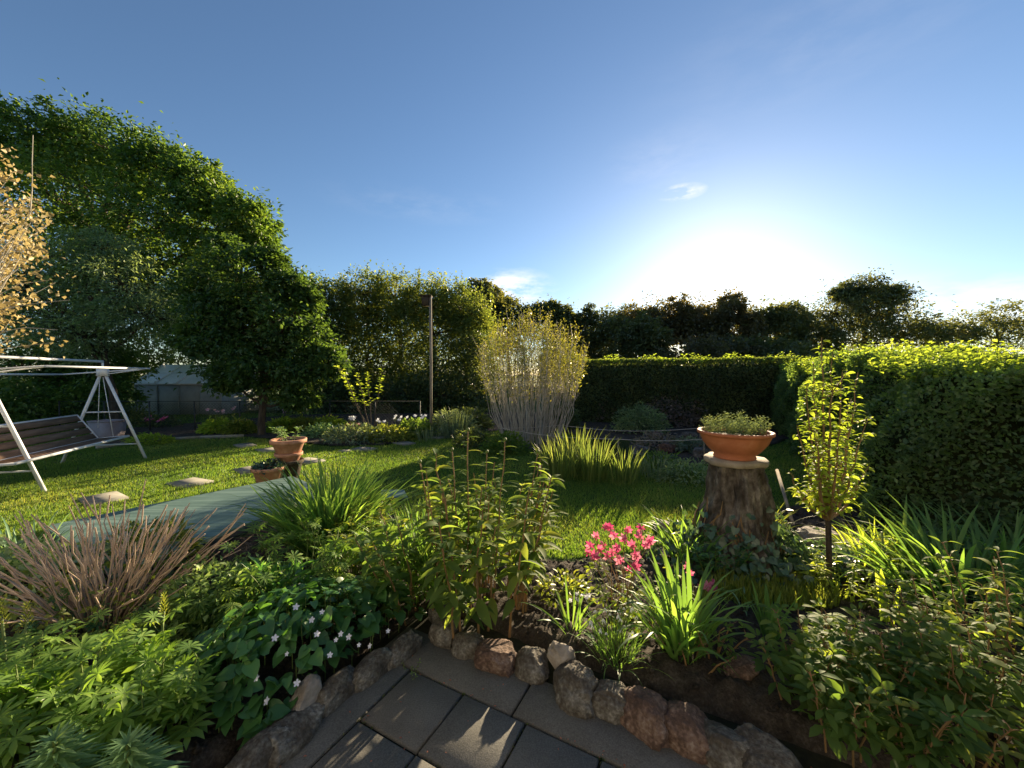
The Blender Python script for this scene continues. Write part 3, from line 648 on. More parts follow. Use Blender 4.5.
# ------------------------------------------------------------------ hedges
def hedge(name, a, b, width, h, n, leaf, m, label, topm=None, ntop=0, shoots=0, round_=.3, z0=.0, T=T_D, wob=.08, hfun=None):
    a = np.array(a, float); b = np.array(b, float); L = np.linalg.norm(b - a); e = (b - a) / L; s = np.array([-e[1], e[0]])
    mid = (a + b) / 2; t = thing(name, (mid[0], mid[1], 0), label, 'hedge')
    hf = hfun or (lambda q: np.ones_like(q))
    def surf_pt(q, ph, inset=0):
        """q along, ph 0..1 around the section from one foot over the top to the other"""
        w2 = width / 2 - inset; hh = (h - inset) * hf(q / L)
        per = 2 * hh + 2 * w2; d = ph * per
        off = np.where(d < hh, -w2, np.where(d < hh + 2 * w2, d - hh - w2, w2)); z = np.where(d < hh, d, np.where(d < hh + 2 * w2, hh, per - d))
        # round the shoulders
        k = np.clip((z - (hh - round_)) / round_, 0, 1); off = off * (1 - .22 * k * k * np.abs(off / w2)); z = z - round_ * .45 * np.clip(np.abs(off) / w2 - .45, 0, 1) ** 1.5 * k
        bmp = wob * (np.sin(q * 1.7 + z * 2.1) * .5 + np.sin(q * 4.3 - z * 3.7 + off * 3) * .5 + .35 * np.sin(q * 9.1 + z * 7.3))
        off = off + np.sign(off) * bmp; z = z + bmp * .45 * k
        return off, z
    # inner mass of twigs
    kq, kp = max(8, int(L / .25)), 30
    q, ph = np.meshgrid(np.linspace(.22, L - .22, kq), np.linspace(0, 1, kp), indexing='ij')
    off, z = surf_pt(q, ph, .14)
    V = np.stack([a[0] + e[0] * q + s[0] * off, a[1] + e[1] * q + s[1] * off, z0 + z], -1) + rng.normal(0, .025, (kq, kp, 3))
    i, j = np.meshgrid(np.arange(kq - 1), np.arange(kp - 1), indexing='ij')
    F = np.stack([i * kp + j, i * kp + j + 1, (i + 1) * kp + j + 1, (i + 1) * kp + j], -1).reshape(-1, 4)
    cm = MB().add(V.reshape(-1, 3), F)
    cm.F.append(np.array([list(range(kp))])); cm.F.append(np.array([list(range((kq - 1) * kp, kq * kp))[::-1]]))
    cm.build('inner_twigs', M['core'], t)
    mb = MB()
    per = 2 * h + width; ends = h * width; tot = L * per + 2 * ends
    n1 = int(n * L * per / tot); q = rng.uniform(0, L, n1); ph = rng.uniform(0, 1, n1); ins = rng.exponential(.05, n1) - .02
    off, z = surf_pt(q, ph, 0); off = off - np.sign(off) * ins * (np.abs(off) > width * .3)
    P = np.stack([a[0] + e[0] * q + s[0] * off, a[1] + e[1] * q + s[1] * off, z0 + z - ins * (ph > .3) * (ph < .7)], -1)
    istop = (z > h * .9 * hf(q / L)); nx = np.where(istop, 0, np.sign(off))
    out_ = np.stack([s[0] * nx, s[1] * nx, istop * 1.], -1)
    D = nrm(out_ * .6 + rng.normal(0, .6, (n1, 3)) + [0, 0, .25]); Nn = nrm(out_ * .8 + rng.normal(0, .45, (n1, 3)) + [0, 0, .3])
    inst(mb, T, P, D, Nn, leaf * rng.uniform(.6, 1.3, n1))
    for sgn, end in ((-1, 0), (1, L)):
        n2 = int(n * ends / tot); off = rng.uniform(-width / 2, width / 2, n2) * .97; z = rng.uniform(0, 1, n2) * h * float(hf(np.array([end / L]))[0]) * (1 - .14 * (np.abs(off) / (width / 2)) ** 3)
        q = end - sgn * (rng.exponential(.05, n2) - .04) + sgn * wob * np.sin(off * 5 + z * 4)
        P = np.stack([a[0] + e[0] * q + s[0] * off, a[1] + e[1] * q + s[1] * off, z0 + z], -1); out_ = np.tile([e[0] * sgn, e[1] * sgn, 0], (n2, 1))
        inst(mb, T, P, nrm(out_ * .6 + rng.normal(0, .6, (n2, 3)) + [0, 0, .2]), nrm(out_ * .8 + rng.normal(0, .45, (n2, 3)) + [0, 0, .3]), leaf * rng.uniform(.6, 1.3, n2))
    mb.build('foliage', m, t)
    if ntop:
        tm = MB(); sm = MB()
        q = rng.uniform(0, L, ntop); off = rng.uniform(-.5, .5, ntop) * width * .95; 
        zt = h * hf(q / L) * 1.0 - .10 * np.clip(np.abs(off) / (width / 2), 0, 1) ** 4
        hh = rng.uniform(.02, .16, ntop) * (1 + .6 * np.sin(q * 5))
        for i in range(ntop):
            b0 = np.array([a[0] + e[0] * q[i] + s[0] * off[i], a[1] + e[1] * q[i] + s[1] * off[i], z0 + zt[i] - .06])
            tp = b0 + [rng.normal(0, .03), rng.normal(0, .03), hh[i] + .06]; tube(sm, [b0, tp], [.003, .0015], 3, False)
            nn = 7; f = np.linspace(.2, 1, nn)[:, None]; la = np.arange(nn) * 2.4 + i
            inst(tm, T, b0 + (tp - b0) * f, nrm(np.stack([np.cos(la), np.sin(la), np.full(nn, .5)], -1)), np.tile([0, 0, 1.], (nn, 1)) + rng.normal(0, .3, (nn, 3)), leaf * rng.uniform(.7, 1.3, nn))
        tm.build('young_shoots', topm, t); sm.build('shoot_stems', M['greenstem'], t)['kind'] = 'stuff'
    return t

# far clipped hedge closing the garden, square to the sun-side axis
fa = A(566, 358, 13.6); fb = A(797, 358, 11.6)
hedge('clipped_hedge', (fa.x, fa.y), (fb.x, fb.y), .9, 2.06, 34000, .085, Lf['hedge'], 'long dark clipped hedge with a level top closing the far end of the lawn', Lf['hedget'], 260, wob=.04)
# right hedge runs back from beside the bed
hedge('privet_hedge', (4.38, 3.45), (9.3, 12.6), 1.45, 1.80, 150000, .050, Lf['hedger'], 'big leafy hedge on the right with bright yellow green top shoots', Lf['hedget'], 2600, round_=.55, wob=.17,
      hfun=lambda q: 1.0 + .03 * np.sin(q * 9) + .03 * np.cos(q * 23) - .13 * np.exp(-(q / .07) ** 2))

# ------------------------------------------------------------------ trees
def B_(px, py, Y, rx, ry, rz): p = A(px, py, Y); return (p.x, p.y, p.z, rx, ry, rz)
g0 = lambda px, Y: (A(px, 400, Y).x, Y, 0)
tree('maple_tree', g0(40, 15), [B_(60, 200, 15, 2.1, 3, 2.1), B_(-10, 215, 14, 3, 3, 2.6), B_(120, 210, 14.5, 2.0, 2.6, 2.0), B_(175, 222, 14, 1.7, 2.2, 1.6), B_(225, 232, 14, 1.35, 1.6, 1.5), B_(252, 225, 14, .75, 1.2, .95),
     B_(112, 152, 15, 1.4, 2, 1.2), B_(160, 170, 14.5, 1.2, 1.6, 1.1), B_(207, 192, 14.3, 1.0, 1.4, 1.0), B_(60, 280, 15, 2.6, 3, 2.0), B_(150, 290, 14, 1.9, 2.4, 1.4), B_(10, 310, 15.5, 3, 2.6, 2.0), B_(225, 290, 14.5, 1.3, 2, .9), B_(60, 142, 15, 1.3, 2, .8), B_(15, 150, 15, 1.4, 2, .9)],
     5800, .15, T_D, Lf['maple'], 'tallest dark green broadleaf tree filling the upper left sky', trunk_r=.35, clump=.15, cl_per=75, lump=.12, shell=(.6, .98))
tree('oak_tree', tuple(G(262, 436)), [B_(243, 275, 10.2, .8, .9, .6), B_(262, 300, 10.4, .8, .9, .6), B_(222, 312, 10.2, .75, .9, .6), B_(285, 325, 10.2, .75, .9, .7), B_(232, 352, 10, .7, .9, .5), B_(268, 372, 10, .75, .9, .55), B_(305, 372, 10.3, .55, .8, .6), B_(205, 290, 10.4, .5, .7, .5), B_(290, 288, 10.3, .4, .5, .4), B_(228, 378, 9.8, .35, .5, .3), B_(310, 335, 10.4, .4, .5, .5), B_(200, 340, 10.0, .45, .5, .4), B_(250, 335, 10.4, .8, .8, .7), B_(330, 362, 10.3, .35, .4, .4), B_(300, 398, 10.1, .4, .4, .25), B_(225, 250, 10.5, .3, .4, .35), B_(272, 262, 10.5, .3, .4, .35), B_(308, 300, 10.4, .25, .3, .3)],
     2500, .115, T_D, Lf['oak'], 'round dark green tree with a thin trunk rising from the back left bed', trunk_r=.10, clump=.19, cl_per=36, lump=.12, shell=(.5, 1.15))
tree('grey_leaved_tree', g0(120, 11.5), [B_(125, 290, 11.5, 1.5, 1.3, 1.1), B_(85, 270, 11.5, 1.3, 1.3, 1.1), B_(60, 320, 11, 1.3, 1.2, 1.1), B_(150, 316, 11.5, .9, 1.1, .7), B_(105, 250, 11.5, .9, .9, .5), B_(25, 290, 11, 1.2, 1.2, 1.2), B_(85, 335, 11, .9, 1, .7)],
     3000, .11, T_DN, Lf['grey'], 'lighter grey green tree behind the swing seat, below the tallest tree', trunk_r=.12, clump=.17, cl_per=40)
tree('background_bush', g0(60, 13), [B_(20, 370, 12.5, 1.5, 1, 1.2), B_(70, 385, 13, 1.3, 1, 1.0), B_(105, 365, 13, .8, 1, .7), B_(0, 405, 11, 1.3, 1, .7), B_(100, 400, 12, 1.0, .8, .5)],
     3600, .13, T_D, Lf['maple'], 'dark bushy growth directly behind the white swing seat', trunk_r=.06, clump=.2, cl_per=40, cat='bush')
# tall row left of centre
row_lb = ['tall tree with dense small leaves, left end of the row beside the round dark tree', 'tall upright tree in the row behind the young sapling', 'tall upright tree in the row left of the bird box pole', 'upright tree in the row right behind the bird box pole', 'shorter tree at the right end of the row, left of the yellow shrub']
for i, (px, topy, Y, wd) in enumerate(((335, 284, 19.0, 1.6), (368, 276, 19.5, 1.5), (402, 279, 19.4, 1.5), (436, 284, 19.2, 1.5), (465, 298, 19.0, 1.3))):
    topz = A(px, topy, Y).z; x = A(px, 400, Y).x
    bl = [(x + rng.normal(0, .15), Y + rng.normal(0, .2), z, wd * s, wd * .9, 1.15) for z, s in ((1.1, .85), (2.3, 1.1), (3.6, 1.12), (4.8, 1.0), (topz - 1.0, .8))]
    t = tree('row_tree', (x, Y, 0), bl, 3300, .135, T_D, Lf['row'], row_lb[i], trunk_r=.14, clump=.17, cl_per=34, group='tall trees in a row left of centre', lump=.1)
    # upright whips above the crown
    sm = MB(); lm = MB()
    for q in range(16):
        b = np.array([x + rng.uniform(-1.4, 1.4), Y + rng.uniform(-.5, .5), topz - .9]); tp = b + [rng.normal(0, .12), 0, rng.uniform(.7, 1.6)]
        limb(sm, b, tp, .009, .003, 0, 4, 4, .03); n = 22; f = rng.uniform(.1, 1, n)[:, None]
        inst(lm, T_D, b + (tp - b) * f + rng.normal(0, .03, (n, 3)), rdir(n, .4), rdir(n, .6), .12)
    sm.build('upright_shoots', M['twig'], t); lm.build('shoot_leaves', Lf['row'], t)
tree('row_shrub', g0(455, 17), [B_(440, 395, 17, 1.5, 1, 1.0), B_(410, 398, 17, 1.4, 1, 1.0), B_(475, 392, 17, 1.3, 1, 1.1), B_(350, 398, 17.2, 1.4, 1, 1.0), B_(380, 400, 17.2, 1.4, 1, .9), B_(320, 400, 17.2, 1.4, 1, .9), B_(480, 360, 17.5, 1.0, .9, 1.1)], 2600, .14, T_D, Lf['hedge'], 'dark shrubby undergrowth beneath the row of tall trees', trunk_r=.05, clump=.22, cl_per=40, cat='bush')
# darker trees filling the gap behind the round dark tree
for px, Y, bl, lb in ((215, 19, [(200, 325, 1.6, 1.2), (240, 365, 1.4, 1.1), (180, 305, 1.5, 1.0), (205, 290, 1.3, 1.0), (240, 330, 1.4, 1.2)], 'dark tree directly behind the left side of the round dark tree'),
                      (290, 18, [(285, 330, 1.7, 1.5), (270, 375, 1.6, 1.2), (310, 370, 1.6, 1.3), (292, 298, 1.2, 1.2), (255, 340, 1.4, 1.2), (312, 330, 1.2, 1.3)], 'dark tree between the round dark tree and the tall row')):
    tree('back_tree', g0(px, Y), [B_(a, b, Y, c, 1.2, d) for a, b, c, d in bl], 2600, .17, T_D, Lf['maple'], lb, trunk_r=.14, clump=.17, cl_per=34, lump=.12, shell=(.5, 1.1))
tree('back_bush', g0(150, 21), [B_(148, 350, 21, 1.6, 1, 1.2), B_(120, 360, 21, 1.5, 1, 1.2), B_(175, 345, 21, 1.6, 1, 1.3), B_(150, 385, 21, 2.2, 1, 1.2)], 1800, .17, T_D, Lf['row'], 'bush showing just above the greenhouse roof', trunk_r=.08, clump=.18, cl_per=36, cat='bush')
# far trees beyond the hedge
far = [(478, 288, 24, 2.3, 1.9, 'far', 'far tree peeping over the right end of the tall row'), (510, 300, 26, 1.8, 1.5, 'far', 'small far tree just above the yellow shrub'),
       (547, 302, 27, 1.7, 2.0, 'far', 'narrow far tree right of the yellow shrub top'), (600, 305, 30, 4.2, 3.2, 'far', 'round headed far tree left of the sun'),
       (572, 335, 28, 2.6, 2.0, 'far', 'low far tree behind the left end of the clipped hedge'), (655, 300, 28, 2.6, 3.0, 'farw', 'loose brownish far tree just left of the sun'),
       (690, 300, 28, 2.2, 2.6, 'farw', 'brown tinged far tree directly under the sun'), (573, 306, 28, 1.7, 2.4, 'far', 'far tree filling the gap between the narrow one and the round headed one'), (628, 320, 26, 2.5, 2.2, 'far', 'low bushy far tree below the loose brownish one'), (728, 301, 28, 2.2, 2.6, 'farw', 'brown tinged far tree just right of the sun'), (712, 298, 29, 1.8, 2.8, 'farw', 'narrow brown tinged far tree squarely beneath the sun'),
       (765, 302, 29, 2.2, 3.0, 'far', 'slim far tree between the sun and the big domed tree'), (800, 306, 30, 2.6, 3.0, 'far', 'far tree touching the left of the big domed tree'),
       (700, 338, 25, 4.0, 1.8, 'farw', 'low brownish growth behind the middle of the clipped hedge'), (770, 338, 25, 3.6, 1.8, 'far', 'low growth behind the right part of the clipped hedge')]
FS = 2.0
for px, py, Y, rx, rz, m, lb in far:
    FS = 2.0
    Y *= FS; rx *= FS; rz *= FS
    top = A(px, py - 0, Y).z - 0; x = A(px, 350, Y).x; cz = max(top - rz * .72, rz * .7)
    bl = [(x, Y, cz, rx * .75, rx * .6, rz * .8)] + [(x + rng.uniform(-.7, .7) * rx, Y + rng.uniform(-.4, .4) * rx, cz + rng.uniform(-.5, .55) * rz, rx * rng.uniform(.35, .5), rx * .4, rz * rng.uniform(.3, .45)) for _ in range(6)]
    bl += [(x + rng.uniform(-.5, .5) * rx, Y, max(.8, cz - rz), rx * .7, rx * .5, rz * .6)]
    tree('far_tree', (x, Y, 0), bl, 1500, .22 * FS, T_D, Lf[m], lb, trunk_r=.2, clump=.15, cl_per=26, group='trees beyond the far hedge', lump=.15, shell=(.4, 1.0))
def BF(px, py, rx, ry, rz, k=2.0, Y=30): p = A(px, py, Y * k); return (p.x, p.y, p.z, rx * k, ry * k, rz * k)
tree('domed_tree', g0(865, 60), [BF(862, 310, 3.0, 3, 2.6), BF(835, 314, 2.3, 2.5, 1.9), BF(890, 312, 2.4, 2.5, 2.2), BF(866, 293, 2.0, 2, 1.3), BF(840, 335, 3.6, 3, 1.8), BF(890, 335, 3.0, 3, 1.8), BF(915, 335, 1.6, 2, 1.3), BF(808, 338, 2.6, 2, 1.5), BF(848, 293, 1.0, 1, .7), BF(888, 296, 1.3, 1.2, .8)],
     3300, .40, T_D, Lf['far'], 'big dense domed tree rising above the right hedge', trunk_r=.5, clump=.12, cl_per=34, shell=(.35, 1.0), lump=.1)
tree('distant_tree', g0(1000, 60), [BF(1010, 322, 3.0, 2, 1.3), BF(975, 328, 2.2, 2, 1.0), BF(1050, 318, 3, 2, 1.6), BF(948, 334, 1.6, 2, .7), BF(1000, 347, 4, 2, 1)], 2000, .42, T_D, Lf['far'], 'low spreading tree on the skyline at the right edge of the photo', trunk_r=.3, clump=.14, cl_per=34)

# yellow willow-like shrub with pale bare stems
def willow():
    b = G(532, 438); c = np.array([b.x, 9.0 * 1.0, 0]); c[1] = 9.1; c[0] = (532 - 512) / 386 * 9.1
    t = thing('willow_shrub', c, 'fan shaped shrub of pale bare stems topped with yellow green leaves', 'shrub'); sm = MB(); lm = MB(); top = 3.15
    for i in range(150):
        a = rng.uniform(0, 2 * np.pi); q = math.sqrt(rng.uniform(0, 1)); h = top * (1.0 - .28 * q * q) * rng.uniform(.8, 1.05)
        b0 = c + [math.cos(a) * q * .72, math.sin(a) * q * .5, 0]; tp = c + [math.cos(a) * q * 1.35, math.sin(a) * q * 1.0, h]
        k = 7; tt = np.linspace(0, 1, k)[:, None]; P = b0 + (tp - b0) * tt; P[:, :2] = b0[:2] + (tp[:2] - b0[:2]) * (tt ** .75); P[1:] += rng.normal(0, .035, (k - 1, 3))
        tube(sm, P, np.linspace(.010, .003, k), 4, False)
        for _ in range(3):
            f = rng.uniform(.35, .85); p = b0 + (tp - b0) * f; p[:2] = b0[:2] + (tp[:2] - b0[:2]) * f ** .75
            limb(sm, p, p + [rng.normal(0, .15), rng.normal(0, .15), rng.uniform(.25, .6)], .005, .002, 0, 3, 3, .03)
        n = 85; f = rng.uniform(.0, 1, n) ** .6; f = .42 + .58 * f; pos = np.stack([np.interp(f, tt[:, 0], P[:, z]) for z in range(3)], -1) + rng.normal(0, .06, (n, 3))
        inst(lm, T_DN, pos, rdir(n, .5), rdir(n, .5), .06 * rng.uniform(.6, 1.2, n))
    sm.build('stems', M['palestem'], t); lm.build('leaves', Lf['willow'], t)
willow()

# yellowed shrub at the far left edge
def yellow_shrub():
    c = np.array([-7.4, 4.5, 0]); t = thing('yellowed_shrub', c, 'bare branched shrub with faded yellow orange leaves at the left frame edge', 'shrub'); sm = MB(); lm = MB()
    tips = []
    for px, py in ((-15, 175), (3, 175), (14, 205), (2, 215), (14, 235), (-8, 245), (17, 262), (2, 280), (22, 222), (5, 300), (-10, 315), (-40, 190), (-50, 240), (-5, 335), (-35, 300), (10, 250), (-15, 195), (6, 265)):
        p = np.array(A(px, py, 4.6 + rng.uniform(-.4, .4))); P = limb(sm, c + [rng.uniform(-.2, .2), 0, .1], p, .012, .004, .03, 8, 5, .03); tips.append(p)
        for _ in range(5):
            f = rng.integers(4, 7); q = P[f]; e = p + rng.normal(0, .16, 3); limb(sm, q, e, .006, .003, .05, 4, 4, .06); tips.append(e)
    for px, py in ((50, 280), (70, 300), (58, 330)):
        limb(sm, c + [.2, 0, 1.6], np.array(A(px, py, 4.5)), .010, .003, .12, 7, 4, .03)
    p = np.array(A(33, 135, 4.6)); limb(sm, np.array(A(30, 215, 4.6)), p, .008, .004, 0, 4, 4, .01)
    for p in tips:
        n = 17; inst(lm, T_DW, p + rng.normal(0, .08, (n, 3)), rdir(n, -.1), rdir(n, .3), .06 * rng.uniform(.5, 1.2, n))
    sm.build('branches', M['palestem'], t); lm.build('leaves', Lf['yellow'], t)
yellow_shrub()

# young sapling by the row, with support stick
t, tips = leafy('sapling', tuple(G(371, 437)), 5, 2.0, .05, T_DW, .16, 34, Lf['lime'], 'young sapling with lit pale green leaves in front of the tall row', stemmat='twig', lean=.35, cat='tree', start=.45, sr=.02)

# bird box on pole
b = G(431, 437); t = thing('bird_box_pole', (b.x, b.y, 0), 'tall thin wooden pole with a small dark bird box on top', 'bird box'); topz = A(431, 296, b.y).z
mb = MB(); tube(mb, [(b.x, b.y, -.05), (b.x + .01, b.y, topz * .5), (b.x, b.y, topz)], .035, 8); mb.build('pole', M['pole'], t)
mb = MB(); box(mb, (b.x - .12, b.y, topz - .13), (.17, .18, .24)); bx = mb.build('bird_box', M['bark'], t)
mb = MB(); box(mb, (b.x - .10, b.y, topz + .0), (.27, .26, .025)); mb.build('roof', M['bark'], t)

# ------------------------------------------------------------------ swing seat
def swing():
    f1 = np.array(G(45, 492)); f2 = np.array(G(146, 459)); ax = nrm(f2 - f1); pv_ = np.array([-ax[1], ax[0], 0])   # pv_: towards the rear
    if pv_[0] > 0: pv_ = -pv_
    t = thing('swing_seat', (f1 + f2) / 2 + pv_ * .6, 'white metal garden swing seat without canopy, brown slatted bench', 'swing seat')
    up = np.array([0, 0, 1.])
    wdt = 1.25; ah = 1.66
    for f in (f1, f2):
        ap = f + pv_ * wdt / 2 + up * ah; r = f + pv_ * wdt
        for ft, sgn in ((f, -1), (r, 1)):
            mb = MB(); tube(mb, [ft, ap + pv_ * sgn * .04 - up * .06], .024, 10); mb.build('leg', M['white_metal'], t, True)
        mb = MB(); q = .5; a_ = f + (ap - f) * .55; b_ = r + (ap - r) * .55; tube(mb, [a_, b_], .013, 8); mb.build('crossbar', M['white_metal'], t, True)
        mb = MB(); a_ = f + (ap - f) * .18; b_ = r + (ap - r) * .18; tube(mb, [a_, b_], .013, 8); mb.build('crossbar', M['white_metal'], t, True)
        mb = MB(); box(mb, ap, (.07, .16, .16), axes=np.array([ax, pv_, up])); mb.build('bracket', M['white_metal'], t)
    a1 = f1 + pv_ * wdt / 2 + up * ah; a2 = f2 + pv_ * wdt / 2 + up * ah
    mb = MB(); tube(mb, [a1 + up * .19 - ax * .2, a2 + up * .19], .022, 10); mb.build('ridge_bar', M['white_metal'], t, True)
    for a_ in (a1, a2): tube_ = MB(); tube(tube_, [a_, a_ + up * .2], .016, 8); tube_.build('ridge_post', M['white_metal'], t, True)
    fr = -pv_ * .70 + up * .06; rr = pv_ * .60 - up * .05
    mb = MB(); P = [a1 + fr - ax * .05, a2 + fr + ax * .02]; tube(mb, P, .017, 8); mb.build('roof_rail', M['white_metal'], t, True)
    mb = MB(); tube(mb, [a1 + rr, a2 + rr], .017, 8); mb.build('roof_rail', M['white_metal'], t, True)
    for a_, o_ in ((a1, -ax * .05), (a2, ax * .02)):
        mb = MB(); tube(mb, [a_ + fr + o_, a_ + rr + o_], .013, 8); mb.build('roof_rail', M['white_metal'], t, True)
        mb = MB(); tube(mb, [a_ + fr * .95, a_ - up * .05], .011, 8); mb.build('roof_strut', M['white_metal'], t, True)
    # bench
    s1 = f1 + pv_ * .08 - ax * .30; s2 = f2 + pv_ * .22 - ax * .08; sz = .46
    s1 = s1 + up * sz; s2 = s2 + up * sz; bk1, bk2 = s1 + pv_ * .45 - up * .03, s2 + pv_ * .45 - up * .03; t1, t2 = bk1 + pv_ * .30 + up * .44, bk2 + pv_ * .30 + up * .44
    mb = MB(); tube(mb, [s1, s2], .022, 8); tube(mb, [bk1, bk2], .018, 8); tube(mb, [s2, bk2], .018, 8); tube(mb, [s1, bk1], .018, 8); mb.build('seat_frame', M['white_metal'], t, True)
    mb = MB(); tube(mb, [t1, t2], .017, 8); tube(mb, [bk2, t2], .017, 8); tube(mb, [bk1, t1], .017, 8); mb.build('back_frame', M['white_metal'], t, True)
    L = np.linalg.norm(s2 - s1); e = (s2 - s1) / L
    def plank(a, b, n, wd):
        """planks between rails a(start), b(end) across direction"""
        for i in range(n):
            f = (i + .5) / n; p = (a[0] + (b[0] - a[0]) * f + a[1] + (b[1] - a[1]) * f) / 2; d = nrm(b[0] - a[0]); nn_ = np.cross(e, d)
            mb = MB(); box(mb, p, (L - .06, wd, .022), axes=np.array([e, d, nn_])); mb.build('plank', M['plank'], t)
    plank((s1, s2), (bk1, bk2), 4, .095); plank((bk1, bk2), (t1, t2), 4, .105)
    for f, s_, b_ in ((a1, s1, bk1), (a2, s2, bk2)):
        mb = MB(); tube(mb, [f - up * .1, (s_ + b_) / 2], .006, 6); mb.build('hanger_rod', M['white_metal'], t, True)
        mb = MB(); tube(mb, [s_, s_ + up * .22 + pv_ * .03, b_ + up * .26], .013, 8) if False else tube(mb, [f - up * .12 + pv_ * .05, b_ + up * .2], .005, 6); mb.build('hanger_rod', M['white_metal'], t, True)
swing()

# ------------------------------------------------------------------ greenhouse, fence, tubs
def greenhouse():
    Y = 15.5; x0 = A(136, 400, Y).x; x1 = A(222, 400, Y).x; w_ = x1 - x0; d_ = 2.6; h1 = 1.25; h2 = 2.05
    t = thing('greenhouse', ((x0 + x1) / 2, Y + d_ / 2, 0), 'small greenhouse with pale blue sloping roof and grey walls half hidden by trees', 'greenhouse')
    box1 = MB(); box(box1, ((x0 + x1) / 2, Y + d_ / 2, h1 / 2), (w_, d_, h1)); box1.build('wall', M['gh_wall'], t)
    r = MB(); r.add([[x0 - .1, Y - .1, h1 + .004], [x1 + .1, Y - .1, h1 + .004], [x1 + .1, Y + d_ / 2, h2], [x0 - .1, Y + d_ / 2, h2], [x1 + .1, Y + d_ + .1, h1 + .004], [x0 - .1, Y + d_ + .1, h1 + .004]], [[0, 1, 2, 3], [3, 2, 4, 5]])
    r.add([[x0, Y, h1], [x0, Y + d_, h1], [x0, Y + d_ / 2, h2 - .02]], [[0, 1, 2]]); r.add([[x1, Y, h1], [x1, Y + d_, h1], [x1, Y + d_ / 2, h2 - .02]], [[0, 1, 2]])
    r.build('roof', M['gh_glass'], t)
    for k in range(5):
        x = x0 + w_ * k / 4; mb = MB(); tube(mb, [(x, Y - .1, h1 + .03), (x, Y + d_ / 2, h2 + .03)], .025, 6); mb.build('glazing_bar', M['white_metal'], t)
        mb = MB(); box(mb, (x, Y - .02, h1 / 2), (.04, .03, h1 - .02)); mb.build('wall_post', M['gh_wall'], t)
    mb = MB(); box(mb, ((x0 + x1) / 2, Y - .03, h1 - .02), (w_ + .1, .05, .06)); mb.build('eave_bar', M['white_metal'], t)
    mb = MB(); box(mb, ((x0 + x1) / 2, Y + d_ / 4, (h1 + h2) / 2 + .03), (w_, .03, .03)); mb.build('glazing_bar', M['white_metal'], t)
greenhouse()
def fence():
    p0 = G(60, 431); p1 = G(420, 431); t = thing('wire_fence', ((p0 + p1) / 2), 'low dark wire fence with thin posts along the back of the garden', 'fence')
    P0, P1 = np.array(p0), np.array(p1); n = 8
    for i in range(n + 1):
        p = P0 + (P1 - P0) * i / n; mb = MB(); tube(mb, [p, p + [0, 0, .86]], .02, 6); mb.build('fence_post', M['dark_metal'], t)
    mb = MB(); tube(mb, [P0 + [0, 0, .85], P1 + [0, 0, .85]], .010, 5); mb.build('top_wire', M['dark_metal'], t)
    mb = MB(); L = np.linalg.norm(P1 - P0); e = (P1 - P0) / L; nseg = int(L / .09)
    for k in range(nseg):
        for s in (-1, 1):
            a = P0 + e * (k * .09); b = a + e * (s * .8) + [0, 0, .8]
            f = np.dot(b - P0, e)
            if f < 0 or f > L: continue
            tube(mb, [a + [0, 0, .03], b], .0022, 3, False)
    mb.build('wire_mesh', M['dark_metal'], t)
fence()
p = G(108, 437); t = thing('tub', tuple(p), 'greyish square tub on the ground behind the swing seat', 'tub'); mb = MB(); 
V = []
mb.add([[p.x + a * s, p.y + b * s * .7, z] for z, s in ((0, .25), (.42, .30), (.42, .26), (.34, .26)) for a, b in ((-1, -1), (1, -1), (1, 1), (-1, 1))], [[k * 4 + q, k * 4 + (q + 1) % 4, (k + 1) * 4 + (q + 1) % 4, (k + 1) * 4 + q] for k in range(3) for q in range(4)] + [[12, 13, 14, 15]]); mb.build('tub_body', M['grey_tub'], t)
mb = MB()
for q in range(4):
    a, b_ = [(-1, -1), (1, -1), (1, 1), (-1, 1)][q], [(1, -1), (1, 1), (-1, 1), (-1, -1)][q]
    tube(mb, [(p.x + a[0] * .30, p.y + a[1] * .21, .42), (p.x + b_[0] * .30, p.y + b_[1] * .21, .42)], .02, 6)
mb.build('rim', M['grey_tub'], t)
# bed edging strip
mb = MB(); pts = [G(96, 450), G(150, 442), G(200, 439), G(244, 437.5)]
for a, b in zip(pts, pts[1:]):
    m = (a + b) / 2; d = b - a; box(mb, (m.x, m.y, .04), (d.length * .99, .05, .08), math.atan2(d.y, d.x))
tag(mb.build('bed_edging', M['edge']), 'thin pale edging strip between the lawn and the back left bed', 'edging')

# ------------------------------------------------------------------ pots
def pot(t, c, r, h, m, rim=.03, rimh=.05, flip=False):
    prof = [(0.001, 0), (r * .62, 0), (r * .68, .01), (r * .93, h - rimh), (r * .95, h - rimh + .001), (r + rim * .3, h - rimh + .003), (r + rim * .35, h - .004), (r + rim * .2, h), (r - .02, h), (r - .035, h - .06), (.001, h - .06)]
    if flip: prof = [(a, h - b) for a, b in prof[:8]][::-1]
    mb = MB(); lathe(mb, prof, c, 40); return mb.build('pot', m, t, True)
b = G(289, 479)
t = thing('planter_stand', tuple(b), 'upturned clay pot serving as a stand under the filled terracotta pot', 'flower pot'); pot(t, (b.x, b.y, 0), .20, .30, M['bark'], flip=False)
t = thing('terracotta_pot', (b.x, b.y, .30), 'pale terracotta pot with a wispy plant raised on an upturned pot', 'flower pot')
pot(t, (b.x, b.y, .245 + .0), .185, .17, M['terra_pale']).name = 'lower_pot'
pot(t, (b.x, b.y, .38), .235, .24, M['terra_pale'], rim=.05, rimh=.06)
mb = MB(); lathe(mb, [(.001, 0), (.2, 0)], (b.x, b.y, .585), 24); mb.build('potting_soil', M['soil'], t)
leafy('potted_plant', (b.x, b.y, .58), 9, .26, .1, T_DN, .09, 12, Lf['glauc'], 'wispy grey green plant growing in the raised terracotta pot', lean=.6)
b = G(269, 484)
